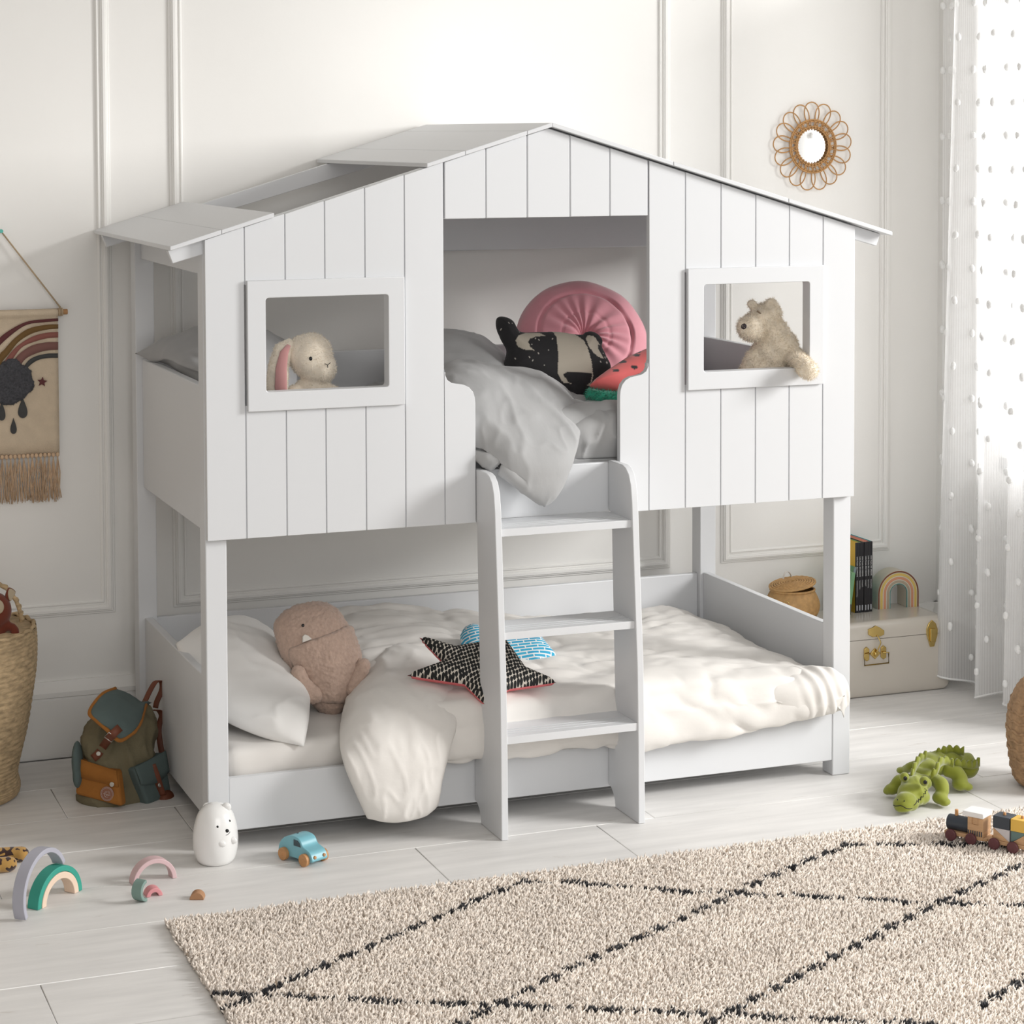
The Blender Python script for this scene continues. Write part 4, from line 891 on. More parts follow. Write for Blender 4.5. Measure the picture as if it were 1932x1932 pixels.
for i in range(6):
    x0 = xb+i*bw; h = hB-.0006*(i % 2)+(.001 if i > 2 else 0); y0 = yb+.0015*((i*7) % 3)
    who = ['leftmost of the row, cover facing the bed', 'second from the left', 'third from the left', 'fourth from the left', 'fifth from the left', 'last, against the rainbow ornament'][i]
    t_ = thing('picture_book', f'black-spined picture book with {NM[i]} cover, {who}', 'book', (x0+bw/2, y0+.1, TZ), group='black-spined books on the trunk')
    b = B(); b.box(x0+.0004, x0+.002, y0+.003, y0+.192, TZ, TZ+h); b.box(x0+bw-.002, x0+bw-.0004, y0+.003, y0+.192, TZ, TZ+h); obj('cover', b, mat(COV[i][0], COV[i][1], .4), t_)
    b = B(); b.box(x0+.002, x0+bw-.002, y0+.004, y0+.188, TZ+.003, TZ+h-.003); obj('pages', b, mat(COV[i][0], COV[i][1], .4), t_)
    b = B(); b.box(x0, x0+bw, y0, y0+.006, TZ, TZ+h); obj('spine', b, SPN, t_, bevel=.001)
    M = Matrix.Translation((x0+bw*.36, y0-.0003, TZ+h*.80))@Matrix.Rotation(PI/2, 4, 'Y')@Matrix.Rotation(PI/2, 4, 'X')
    letters('Little People, BIG DREAMS', .0066, t_, M, INK, 'series_title')
    rb = random.Random(i+5); ln = [.062, .035, .028, .026, .034, .036][i]; z0 = TZ+h*.80-.087; b = B(); n = int(ln/.0011)
    b.tube([(x0+bw*.5+.0022*math.sin(k_*1.25+rb.random())*(1.5 if k_ % 7 == 0 else 1), y0-.0004, z0-k_*.0011) for k_ in range(n)], .00042, 4); obj('handwritten_title', b, INK, t_)
    b = B(); b.prism(rrect(x0+.0035, x0+bw-.0035, TZ+.008, TZ+.028, .0022), 'y', y0-.0005, y0+.001); obj('publisher_mark', b, mat('pale_grey_ink', (.42, .43, .46), .6), t_)
# leaning small book and green book
t_ = thing('small_book', 'small grey blue paperback leaning on the yellow book', 'book', at(1600, 1150, Z=TZ))
pA, pB = at(1600, 1152, Y=yb-.006), at(1616.5, 1064, Y=yb-.006); d = (pB-pA); d.y = 0; L_ = d.length; a = math.atan2(d.x, d.z)
M = Matrix.Translation(Vector((pA.x, yb-.006, TZ+.001)))@Matrix.Rotation(a, 4, 'Y')
b = B(); b.box(-.0085, .0, 0, .004, 0, L_, M); obj('spine', b, mat('grey_blue_card', (.22, .28, .30), .5), t_, bevel=.0008)
b = B(); b.box(-.0083, -.0069, .002, .13, 0, L_, M); b.box(-.0014, 0, .002, .13, 0, L_, M); obj('cover', b, mat('green_card', (.16, .33, .17), .5), t_)
b = B(); b.box(-.0069, -.0014, .004, .128, .002, L_-.002, M); obj('pages', b, PAG, t_)
b = B(); b.ell(M@Vector((-.004, -.0003, L_*.62)), (.002, .0006, .0022), n=8); obj('spine_mark', b, mat('red_ink', (.5, .03, .04), .6), t_)
b = B(); b.box(-.006, -.0025, -.0005, .001, L_*.28, L_*.52, M); obj('spine_letters', b, mat('ochre_ink', (.45, .38, .12), .6), t_)
t_ = thing('green_book', 'green picture book propped upright between the wicker creel and bed post', 'book', at(1560, 1145, Z=TZ))
M = Matrix.Translation(Vector((at(1548, 1147, Z=TZ).x+.004, .93, TZ+.001)))@Matrix.Rotation(.13, 4, 'Y')
b = B(); b.box(0, .014, 0, .16, .0, .165, M); obj('cover', b, mat('green_card', (.16, .33, .17), .5), t_, bevel=.002)
b = B(); b.box(.001, .013, -.001, .01, .012, .05, M); obj('spine_panel', b, mat('dark_card', (.07, .08, .06), .5), t_)
# wicker creel
WK = mat('honey_wicker', (.50, .29, .11), .6, var=.2, vscale=60)
cc = at(1495, 1148, Z=TZ); cc = Vector((at(1495, 1125, Y=.965).x, .965, TZ)); sw = pxm(cc)
t_ = thing('wicker_creel', 'small round honey wicker basket with lid and white buckle on the trunk', 'basket', M=Matrix.Translation(cc))
k = 1/sw; prof = [(30, 0), (38, 2), (47, 12), (52, 26), (51, 38), (46, 50), (42, 57), (40, 60)]
pr_ = catmull([Vector((r*k, z*k, 0)) for r, z in prof], 34); b = B(); P = []
NS = 110
for i, v in enumerate(pr_):
    P.append([Vector(((v.x+.0011*math.cos(PI*j+PI*(i//1)))*math.cos(2*PI*j/NS), (v.x+.0011*math.cos(PI*j+PI*i))*.92*math.sin(2*PI*j/NS), v.y)) for j in range(NS)])
b.grid(P, False, True); obj('woven_body', b, WK, t_, world=False, smooth=180)
b = B(); b.tube([(.0+42*k*math.cos(2*PI*i/48), .92*42*k*math.sin(2*PI*i/48), 60*k) for i in range(48)], .0042, 8, closed=True); obj('rim', b, WK, t_, world=False, smooth=180)
b = B()
Ml = Matrix.Translation((0, 0, 69*k))@Matrix.Rotation(-.15, 4, 'Y')@Matrix.Rotation(.05, 4, 'X')
for r in range(9): b.tube([Ml@Vector(((6+r*4.7)*k*math.cos(2*PI*i/48), .92*(6+r*4.7)*k*math.sin(2*PI*i/48), .010*math.cos(r/9*PI/2)+.0012*((i+r) % 2))) for i in range(48)], .0042, 8, closed=True)
obj('lid', b, WK, t_, world=False, smooth=180)
b = B(); b.tube(catmull([(-.010, .055, 66*k), (-.006, .055, 80*k), (.005, .057, 88*k), (.02, .055, 84*k), (.028, .05, 68*k)], 14), .006, 8, flat=(1, .3), up=(0, 1, 0)); obj('strap', b, mat('white_leather', (.72, .68, .62), .5), t_, world=False, smooth=180)
an = math.radians(-128); f_ = lambda r, z: Vector((r*k*math.cos(an), .92*r*k*math.sin(an), z*k))
b = B(); nn = f_(1, 0).normalized(); sd = Vector((-nn.y, nn.x, 0))
b.add([f_(52, 20)+nn*.002+sd*sx*.006+Vector((0, 0, zz_)) for sx in (-1, 1) for zz_ in (0, .02)]+[f_(52, 20)+nn*.006+sd*sx*.006+Vector((0, 0, zz_)) for sx in (-1, 1) for zz_ in (0, .02)], [(0,1,3,2), (4,6,7,5), (0,2,6,4), (1,5,7,3), (0,4,5,1), (2,3,7,6)])
obj('buckle_tab', b, mat('white_leather', (.72, .68, .62), .5), t_, world=False, bevel=.001)
b = B(); b.tube([f_(50, 42)+nn*.004+sd*.009*math.cos(2*PI*i/20)+Vector((0, 0, .009*math.sin(2*PI*i/20))) for i in range(20)], .0012, 6, closed=True); obj('buckle_ring', b, BR, t_, world=False, smooth=180)
# rainbow ornament
rc = at(1695, 1147, Z=TZ); rc = Vector((rc.x, rc.y, TZ)); ry_ = rc.y; t_ = thing('rainbow_ornament', 'ceramic rainbow bookend with muted painted bands at the right of the books', 'ornament', M=Matrix.Translation(rc)@Matrix.Rotation(-.06, 4, 'Z'))
Rx = abs(at(1733, 1140, Y=ry_).x-at(1659, 1140, Y=ry_).x)/2; Hh = at(1695, 1077, Y=ry_).z-TZ
bands = [(1.0, (.20, .065, .03)), (.93, (.74, .70, .60)), (.90, (.68, .50, .14)), (.78, (.74, .70, .60)), (.74, (.64, .30, .18)), (.62, (.74, .70, .60)), (.585, (.42, .35, .26)), (.47, (.74, .70, .60)), (.445, (.09, .26, .24)), (.40, None)]
def ul(f, n=24):
    rx = Rx*f; top = Hh-Rx*(1-f); lg = Hh-Rx; return [(rx, 0)]+[(rx*math.cos(PI*i/n), lg+(top-lg)*math.sin(PI*i/n)) for i in range(n+1)]+[(-rx, 0)]
CER = mat('cream_ceramic', (.55, .50, .40), .3)
b = B(); b.prism(ul(1.0)+ul(.40)[::-1], 'y', 0, .075); obj('body', b, CER, t_, world=False, smooth=30, bevel=.002)
for (f0, c0_), (f1, _) in zip(bands, bands[1:]):
    b = B(); b.prism(ul(f0-.008)+ul(f1)[::-1], 'y', -.0012, .002); obj('band', b, mat('glaze_%02d%02d%02d' % tuple(int(v*99) for v in c0_), c0_, .3), t_, world=False, smooth=30)
# ------------------------------------------------------------------ on the back wall
RT_ = mat('rattan_cane', (.50, .27, .10), .55, var=.15, vscale=40)
mc = at(1535, 276, Y=1.13); mc.y = 1.148; k = 1/pxm(mc)
t_ = thing('rattan_mirror', 'round rattan wall mirror with a flower edge of cane loops', 'mirror', M=Matrix.Translation(mc))
b = B(); b.cyl((0, -.004, 0), (0, 0, 0), 36*k, n=48); obj('glass', b, mat('mirror_glass', (.86, .86, .85), .04, metal=1), t_, world=False)
for r in (33.5, 36.5, 46, 49):
    b = B(); b.tube([(r*k*1.0*math.cos(2*PI*i/64), -.014, r*k*1.02*math.sin(2*PI*i/64)) for i in range(64)], .0030, 8, closed=True); obj('hoop', b, RT_, t_, world=False, smooth=180)
b = B()
for i in range(34):
    a = 2*PI*i/34; b.tube([(r*k*math.cos(a+da), -.015+dy, r*k*math.sin(a+da)) for r, da, dy in ((31, 0, .004), (35, .01, -.005), (40, .03, .002), (46, .05, -.005), (51, .06, .004))], .0019, 6)
obj('binding', b, RT_, t_, world=False, smooth=180)
for i in range(17):
    a = 2*PI*i/17+.12; ca, sa = math.cos(a), math.sin(a); b = B(); pts = []
    for j in range(28):
        u = 2*PI*j/28; rr = 60+23*math.cos(u); tt = 18*math.sin(u)*(.86+.16*math.cos(u)); pts.append(((rr*ca-tt*sa)*k, -.010-.002*(i % 2), (rr*sa+tt*ca)*k))
    b.tube(pts, .0024, 6, closed=True); obj('petal_loop', b, RT_, t_, world=False, smooth=180)
# wall hanging
CAN = mat('ecru_canvas', (.66, .54, .40), .95, var=.06, vscale=30, bump=.5, bscale=260)
hr, hl = at(109, 588, Y=1.13).x, None; hc = at(2, 436, Y=1.13).x; hl = 2*hc-hr; ht, hb_ = at(109, 586, Y=1.13).z, at(109, 856, Y=1.13).z
hy = 1.132
t_ = thing('wall_hanging', 'canvas wall hanging with rainbow, rain cloud and fringe at the left of the wall', 'wall hanging', (hc, hy, ht))
b = B(); b.grid([[(hl+(hr-hl)*i/20, hy+.002*math.sin(i*.9)*(j/14)-(0, .013, .017, .015, .006, 0, 0)[min(j, 5)], (ht+.007, ht+.004, ht-.004, ht-.012, ht-.018, ht-.03)[j] if j < 6 else ht-.03+(hb_-ht+.03)*(j-5)/9) for j in range(15)] for i in range(21)]); o = obj('canvas', b, CAN, t_, smooth=180); so = o.modifiers.new('s', 'SOLIDIFY'); so.thickness = .003
b = B(); b.cyl((hl-.03, hy-.006, ht-.004), (hr+.03, hy-.006, ht-.004), .009, n=16); obj('dowel', b, mat('pine_dowel', (.42, .22, .09), .6), t_, smooth=60)
b = B()
for s_ in (hl-.008, hr+.008):
    b.tube([(s_, hy-.007, ht+.01), (hc, hy+.002, at(2, 436, Y=1.13).z)], .0026, 6)
    for q in range(3): b.tube([(s_+(q-1)*.005*(1), hy-.006+.0115*math.cos(2*PI*i/14), ht-.004+.0115*math.sin(2*PI*i/14)) for i in range(14)], .0024, 6, closed=True)
obj('cord', b, mat('jute_cord', (.50, .38, .25), .9, bump=.4, bscale=200), t_, smooth=180)
b = B(); b.cyl((hc, hy+.004, at(2, 436, Y=1.13).z), (hc, hy-.012, at(2, 436, Y=1.13).z), .006, n=12); obj('push_pin', b, mat('mint_plastic', (.10, .50, .42), .4), t_)
Zh = (0, 560, .20704)
def hp_(x, y): p = at(Zh[0]+x*Zh[2], Zh[1]+y*Zh[2], Y=hy-.004); return p.x, p.z
def band(name, A, Bq, col):
    b = B(); P0 = catmull([Vector((*hp_(x, y), 0)) for x, y in A], 24); P1 = catmull([Vector((*hp_(x, y), 0)) for x, y in Bq], 24)
    b.grid([[(p.x, hy-.0045, p.y) for p in P0], [(p.x, hy-.0045, p.y) for p in P1]])
    o = obj(name, b, mat(*col), t_); so = o.modifiers.new('s', 'SOLIDIFY'); so.thickness = .0012; return o
bc_ = [([(530,196),(400,205),(250,225),(120,285),(0,370),(-80,480),(-130,620)], [(530,222),(400,232),(260,250),(150,310),(0,440),(-50,530),(-95,640)], ('burgundy_paint', (.12, .035, .035), .9)),
       ([(530,250),(420,255),(260,290),(130,380),(40,480),(0,520),(-30,600)], [(530,290),(420,300),(290,335),(170,410),(80,520),(20,590),(0,640)], ('olive_brown_paint', (.17, .095, .03), .9)),
       ([(530,320),(420,328),(290,365),(150,455),(60,560),(30,620)], [(530,370),(430,378),(310,410),(200,460),(120,560),(90,620)], ('dusty_rose_paint', (.27, .10, .08), .9)),
       ([(530,412),(420,415),(300,440),(200,500),(140,560),(115,620)], [(530,482),(430,488),(330,515),(240,560),(190,620),(180,660)], ('mauve_paint', (.21, .10, .085), .9)),
       ([(528,515),(430,518),(330,540),(260,580),(215,640),(200,680)], [(528,555),(430,558),(350,575),(290,610),(240,660),(225,700)], ('slate_paint', (.06, .06, .06), .9))]
for A, Q, c in bc_: band('painted_band', A, Q, c)
def flat(name, pts, col, th=.0015):
    b = B(); q = [hp_(*p) for p in pts]; b.prism(q, 'y', hy-.0045-th, hy-.003); return obj(name, b, mat(*col), t_)
flat('star', [(385+sx, 775+sy) for sx, sy in [((47 if i % 2 == 0 else 21)*math.sin(PI*i/5+.1), -(47 if i % 2 == 0 else 21)*math.cos(PI*i/5+.1)) for i in range(10)]], ('burgundy_paint', (.12, .035, .035), .9))
for cx_, cy_, w_, h_ in ((207, 1010, 62, 190), (123, 1176, 42, 146), (15, 1040, 50, 175)):
    flat('raindrop', [(cx_+w_*math.sin(t)*math.sin(t/2)**1.6, cy_-h_*.5*math.cos(t)) for t in [2*PI*i/30 for i in range(30)]], ('slate_paint', (.06, .06, .06), .9))
b = B()
for x, y, r in ((105, 660, 95), (40, 720, 110), (190, 720, 95), (230, 800, 78), (150, 850, 100), (60, 870, 110), (-30, 800, 130), (-100, 830, 90), (95, 900, 80)):
    q = hp_(x, y); b.ell((q[0], hy-.004, q[1]), (r*Zh[2]/545, .012, r*Zh[2]/545), n=14)
me = blend(b, .004, 4); displace(me, lambda p: .003*noise.noise(Vector(p)*160)); me = add_fur(me, 5000, .004, .0016, .9); link('cloud', me, mat('charcoal_boucle', (.085, .085, .095), .95, var=.3, vscale=120), t_, smooth=180)
b = B(); rb = random.Random(2)
kn = 26; FR = mat('fringe_yarn', (.66, .47, .31), .95, var=.15, vscale=60)
for i in range(kn):
    x = hl+(hr-hl)*(i+.5)/kn; b.ell((x, hy-.004, hb_-.002), (.0062, .006, .0075), n=8)
obj('fringe_knots', b, FR, t_, smooth=180)['kind'] = 'stuff'
b = B()
for i in range(kn):
    x = hl+(hr-hl)*(i+.5)/kn
    for s_ in range(9):
        dx = rb.uniform(-.013, .013); b.tube([(x, hy-.004, hb_-.006), (x+dx*.6+rb.uniform(-.003, .003), hy-.006+rb.uniform(-.006, .004), hb_-.06), (x+dx+rb.uniform(-.004, .004), hy-.004+rb.uniform(-.008, .006), hb_-.11), (x+dx*1.2+.002, hy-.004+rb.uniform(-.006, .006), hb_-rb.uniform(.138, .156))], .0011, 4)
obj('fringe', b, FR, t_, smooth=180)['kind'] = 'stuff'
band('painted_ray', [(-30, 165), (20, 168), (95, 186)], [(-30, 172), (20, 178), (95, 194)], ('olive_brown_paint', (.17, .095, .03), .9))
# ------------------------------------------------------------------ baskets
SG = mat('seagrass', (.56, .41, .24), .85, var=.35, vscale=35, bump=.7, bscale=70, stretch=(1, 1, 2.5))
bc0 = at(-100, 1502, Z=0); k = 1/pxm(bc0)
t_ = thing('seagrass_basket', 'tall coiled seagrass basket holding a rust toy at the left edge', 'basket', M=Matrix.Translation(bc0))
prof = [(120, 0), (131, 3), (134, 18), (130, 42), (138, 80), (150, 130), (160, 190), (167, 240), (169, 285), (167, 318)]
pr_ = catmull([Vector((r*k, z*k, 0)) for r, z in prof], 230); P = []
for i, v in enumerate(pr_):
    P.append([Vector(((v.x+.0035*abs(math.sin(PI*(i/5.5+j/140)))+.0008*noise.noise(Vector((i*.8, j*.6, 0))))*math.cos(2*PI*j/140), (v.x+.0035*abs(math.sin(PI*(i/5.5+j/140))))*math.sin(2*PI*j/140), v.y)) for j in range(140)])
b = B(); b.grid(P, False, True); b.lathe([(v.x-.012, v.y) for v in pr_[::6]][::-1], 64); obj('woven_body', b, SG, t_, world=False, smooth=180)
b = B()
for q in range(2):
    b.tube([((165+1.5*math.sin(i*1.1+q*PI))*k*math.cos(2*PI*i/150), (165+1.5*math.sin(i*1.1+q*PI))*k*math.sin(2*PI*i/150), (318-q*9+2*math.cos(i*1.1+q*PI))*k) for i in range(150)], .0065, 6, closed=True)
obj('rim', b, SG, t_, world=False, smooth=180)
def frame_pts(pts): return [at(x, y, Y=Y) for x, y, Y in pts]
b = B(); hp2 = catmull(frame_pts([(39, 1192, .86), (41, 1172, .86), (37, 1150, .86), (27, 1127, .88), (5, 1105, .92), (-30, 1095, .97), (-70, 1105, 1.0), (-90, 1140, 1.02), (-95, 1190, 1.03)]), 60); b.tube([p+Vector((.0015*math.sin(i*1.6), 0, .0015*math.cos(i*1.6))) for i, p in enumerate(hp2)], [.0075+.0014*math.sin(i*1.6) for i in range(60)], 10); obj('rope_handle', b, SG, t_, smooth=180)
RU = mat('rust_felt', (.16, .03, .012), .9, var=.1, sheen=.25); EC = mat('ecru_felt', (.46, .38, .27), .9)
t_ = thing('rust_toy', 'rust red knitted animal toy with cream ear peeking out of the seagrass basket', 'soft toy', at(-20, 1215, Y=.74))
b = B(); kk = 1/590
b.ell(at(-14, 1152, Y=.74), (34*kk, .05, 34*kk), Rz, n=16); b.ell(at(-12, 1215, Y=.74), (24*kk, .045, 46*kk), Rz, n=14); b.ell(at(-12, 1270, Y=.75), (34*kk, .06, 50*kk), Rz, n=14)
for i, p in enumerate(catmull(frame_pts([(2, 1185, .73), (20, 1182, .72), (29, 1192, .71), (24, 1208, .70)]), 8)): b.ell(p, (8*kk, 8*kk, 8*kk), n=10)
me = blend(b, .005, 6); link('body', me, RU, t_, smooth=180)
ear = Plane(at(20, 1122, Y=.73), (.2, -1, .1))
b = B(); q = [ear.q(x, y) for x, y in ((16, 1109), (24, 1111), (29, 1116), (28, 1121), (22, 1129), (18, 1135), (13, 1131), (10, 1124))]; b.prism([tuple(p) for p in smooth_loop(q, 24)], 'y', -.004, .006, ear.M); obj('ear', b, RU, t_, smooth=30, bevel=.003)
b = B(); q = [ear.q(x, y) for x, y in ((17, 1110.5), (23, 1112), (28, 1117), (26, 1122), (19, 1134), (15, 1128), (14, 1118))]; b.prism([tuple(p) for p in smooth_loop(q, 24)], 'y', -.008, -.002, ear.M); obj('ear_lining', b, EC, t_, smooth=30, bevel=.002)
b = B(); b.ell(at(-4, 1145, Y=.690), (11*kk, .006, 13*kk), Rz, n=12); obj('eye_patch', b, EC, t_, smooth=180)
JU = mat('jute_braid', (.40, .25, .14), .95, var=.3, vscale=45, bump=.9, bscale=75, btype='voronoi')
cj = at(1985, 1482, Z=0); k = 1/pxm(cj)
t_ = thing('jute_basket', 'rounded braided jute basket at the right edge behind the wooden train', 'basket', M=Matrix.Translation(cj))
prof = [(0, 0), (48, 1), (66, 9), (75, 30), (81, 70), (84, 110), (80, 150), (70, 180), (56, 200), (40, 208), (0, 211)]
pr_ = catmull([Vector((r*k, z*k, 0)) for r, z in prof], 120); P = []
for i, v in enumerate(pr_):
    P.append([Vector(((max(v.x, .002)+.0035*abs(math.sin(PI*(i/5)))*(.6+.4*math.cos(j*1.57+i*.6)))*math.cos(2*PI*j/120), (max(v.x, .002)+.0035*abs(math.sin(PI*(i/5)))*(.6+.4*math.cos(j*1.57+i*.6)))*math.sin(2*PI*j/120), v.y)) for j in range(120)])
b = B(); b.grid(P, False, True); obj('braided_body', b, JU, t_, world=False, smooth=180)
b = B()
for r_ in range(9): b.tube([((74+r_*.9-1.0*r_)*k*0+ (prof and np.interp(20+r_*18, [p[1] for p in prof], [p[0] for p in prof])+1)*k*math.cos(2*PI*i/90), (np.interp(20+r_*18, [p[1] for p in prof], [p[0] for p in prof])+1)*k*math.sin(2*PI*i/90), (20+r_*18+2*math.sin(i*1.3))*k) for i in range(90)], .0045, 6, closed=True)
obj('braid_rows', b, JU, t_, world=False, smooth=180)
# ------------------------------------------------------------------ curtain
SHR = bpy.data.materials.new('sheer_voile'); SHR.use_nodes = True; nt = SHR.node_tree; N = nt.nodes; Lk = nt.links
for n in list(N): N.remove(n)
out = N.new('ShaderNodeOutputMaterial'); tr = N.new('ShaderNodeBsdfTransparent'); df = N.new('ShaderNodeBsdfDiffuse'); tl = N.new('ShaderNodeBsdfTranslucent'); m1 = N.new('ShaderNodeMixShader'); m2 = N.new('ShaderNodeMixShader')
df.inputs[0].default_value = (.9, .9, .9, 1); tl.inputs[0].default_value = (.9, .9, .9, 1); m1.inputs[0].default_value = .5; Lk.new(df.outputs[0], m1.inputs[1]); Lk.new(tl.outputs[0], m1.inputs[2])
tc = N.new('ShaderNodeTexCoord'); wv = N.new('ShaderNodeTexWave'); wv.inputs['Scale'].default_value = 1; wv.bands_direction = 'X'; sp = N.new('ShaderNodeSeparateXYZ'); cbn = N.new('ShaderNodeCombineXYZ'); mu = N.new('ShaderNodeMath'); mu.operation = 'MULTIPLY'; mu.inputs[1].default_value = 55
Lk.new(tc.outputs['UV'], sp.inputs[0]); Lk.new(sp.outputs['X'], mu.inputs[0]); Lk.new(mu.outputs[0], cbn.inputs['X']); Lk.new(cbn.outputs[0], wv.inputs['Vector']); mr = N.new('ShaderNodeMapRange'); mr.inputs['To Min'].default_value = .68; mr.inputs['To Max'].default_value = .84; Lk.new(wv.outputs['Fac'], mr.inputs['Value'])
Lk.new(mr.outputs[0], m2.inputs[0]); Lk.new(tr.outputs[0], m2.inputs[1]); Lk.new(m1.outputs[0], m2.inputs[2]); Lk.new(m2.outputs[0], out.inputs[0])
t_ = thing('sheer_curtain', 'white sheer curtain with fluffy dots hanging at the right window', 'curtain', (2.95, .5, .03))
def cpt(u, z):
    """u runs along the cloth from the wall side toward the room"""
    h = (2.7-z)/2.7; y = .97-.80*u+.02*h*math.sin(u*9); fl = .022+.035*h
    x = 2.965+fl*math.sin(u*24+.6*h)+.012*math.sin(u*50+1.0)-.05*h*(1-u)*.6
    return Vector((x, y-.02*h*math.cos(u*30), z+.02*math.sin(u*13) if z < .1 else z))
nu, nv = 240, 40
b = B(); b.grid([[cpt(i/nu, .035+(2.7-.035)*j/nv) for j in range(nv+1)] for i in range(nu+1)]); me = b.mesh('cloth')
uv = me.uv_layers.new(name='UVMap'); 
for p in me.polygons:
    for li in p.loop_indices:
        vi = me.loops[li].vertex_index; uv.data[li].uv = ((vi//(nv+1))/nu, (vi % (nv+1))/nv)
link('cloth', me, SHR, t_, smooth=180)
b = B()
for i in range(nu//2):
    pass
b.tube([cpt(i/nu, .04) for i in range(nu+1)], .0035, 6); obj('hem', b, mat('white_voile_hem', (.85, .85, .84), .9), t_, smooth=180)
b = B(); rb = random.Random(9)
for r in range(21):
    for c in range(12):
        u = (c+.5*(r % 2))/11.5
        if u > 1: continue
        z = .12+r*.118; p = cpt(u, z); q = cpt(min(u+.01, 1), z)-cpt(max(u-.01, 0), z); nn = Vector((q.y, -q.x, 0)).normalized(); nn = nn if nn.dot(FW) < 0 else -nn
        for e in range(3): b.ell(p+nn*.004+Vector((0, rb.uniform(-.005, .005), rb.uniform(-.005, .005))), (.008, .011, .012), n=7)
obj('fluffy_dots', b, mat('white_chenille', (.86, .86, .85), .95), t_, smooth=180)['kind'] = 'stuff'
# ------------------------------------------------------------------ rug
RX0, RX1, RY0, RY1 = -.235, 2.95, -2.35, -.515
t_ = thing('shaggy_rug', 'cream shaggy rug with black diamond lines on the floor in front of the bed', 'rug', (1.3, -1.4, 0))
b = B(); b.box(RX0, RX1, RY0, RY1, .001, .008); obj('backing', b, mat('rug_backing', (.52, .42, .33), .95), t_)
lines = [[(-.3,-1.17),(0,-1.0),(.38,-.775),(.55,-.67),(.716,-.583),(.815,-.622),(1.097,-.822),(1.309,-.928),(1.665,-1.133),(1.859,-1.231),(2.7,-1.68)], [(.1,-1.5),(.6,-1.2),(.965,-1.005),(1.17,-.895),(1.328,-.801),(1.5,-.715),(1.666,-.632),(1.74,-.652),(2.031,-.766),(2.5,-.99),(3,-1.25)],
         [(.7,-1.65),(1.2,-1.38),(1.482,-1.228),(1.665,-1.133),(2.054,-.947),(2.4,-.78),(2.62,-.66),(3,-.8)], [(-.3,-1.0),(.2,-1.27),(.6,-1.47),(1.3,-1.85)], [(1.4,-1.75),(2.0,-1.42),(2.6,-1.12),(3,-.92)]]
sg = np.array([(a, b_) for l in lines for a, b_ in zip(l, l[1:])]); A_, B_ = sg[:,0], sg[:,1]
sp_ = .0062; gx, gy = np.meshgrid(np.arange(RX0, 2.75, sp_), np.arange(-1.95, RY1, sp_)); P = np.stack([gx.ravel(), gy.ravel()], 1); P += RNG.uniform(-sp_*.5, sp_*.5, P.shape)
edge = .012*np.sin(P[:,0]*37)+.008*np.sin(P[:,0]*91); P = P[P[:,1] < RY1+edge*.6+.004]
n = len(P); ab = B_-A_; D = np.full(n, 9.)
for a, d_ in zip(A_, ab):
    t = np.clip(((P-a)@d_)/(d_@d_), 0, 1); D = np.minimum(D, np.hypot(*(P-a-t[:,None]*d_).T))
wob = .0072*(1+.9*np.sin(P[:,0]*61+P[:,1]*40)+.6*np.sin(P[:,0]*140)); blk = (D+RNG.normal(0, .0025, n)) < wob
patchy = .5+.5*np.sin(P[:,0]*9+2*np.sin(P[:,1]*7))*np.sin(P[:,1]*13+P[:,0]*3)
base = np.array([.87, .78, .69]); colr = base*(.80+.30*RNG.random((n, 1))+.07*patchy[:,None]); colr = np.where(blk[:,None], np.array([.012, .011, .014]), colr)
H = .017*(.7+.6*RNG.random((n, 1))); ang = RNG.random((n, 1))*6.283; wd = .0042
lean = np.concatenate([RNG.normal(0, .008, (n, 1))+.002, RNG.normal(0, .007, (n, 1))-.003, H], 1)
base3 = np.concatenate([P, np.full((n, 1), .003)], 1); vs = []
for q in range(3):
    a = ang+q*2.0944; vs.append(base3+np.concatenate([wd*np.cos(a), wd*np.sin(a), np.zeros((n, 1))], 1))
for q in range(3):
    a = ang+q*2.0944+.5; vs.append(base3+lean*.6+np.concatenate([wd*.9*np.cos(a), wd*.9*np.sin(a), np.zeros((n, 1))], 1))
vs.append(base3+lean)
V = np.concatenate(vs, 0); idx = np.arange(n); F = []
for q in range(3):
    r = (q+1) % 3; F.append(np.stack([idx+q*n, idx+r*n, idx+(3+r)*n], 1)); F.append(np.stack([idx+q*n, idx+(3+r)*n, idx+(3+q)*n], 1)); F.append(np.stack([idx+(3+q)*n, idx+(3+r)*n, idx+6*n], 1))
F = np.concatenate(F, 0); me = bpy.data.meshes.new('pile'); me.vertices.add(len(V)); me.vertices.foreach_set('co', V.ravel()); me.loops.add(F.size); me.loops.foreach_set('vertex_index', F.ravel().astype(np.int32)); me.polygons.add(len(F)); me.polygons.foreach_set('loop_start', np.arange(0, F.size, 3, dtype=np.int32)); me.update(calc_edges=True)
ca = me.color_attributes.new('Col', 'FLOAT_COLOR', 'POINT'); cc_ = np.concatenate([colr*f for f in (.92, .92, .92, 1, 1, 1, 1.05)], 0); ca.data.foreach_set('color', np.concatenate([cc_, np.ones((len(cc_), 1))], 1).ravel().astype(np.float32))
o = link('pile', me, mat('wool_pile', (.6, .5, .4), .95, attr='Col', sheen=.2), t_, smooth=180); o['kind'] = 'stuff'
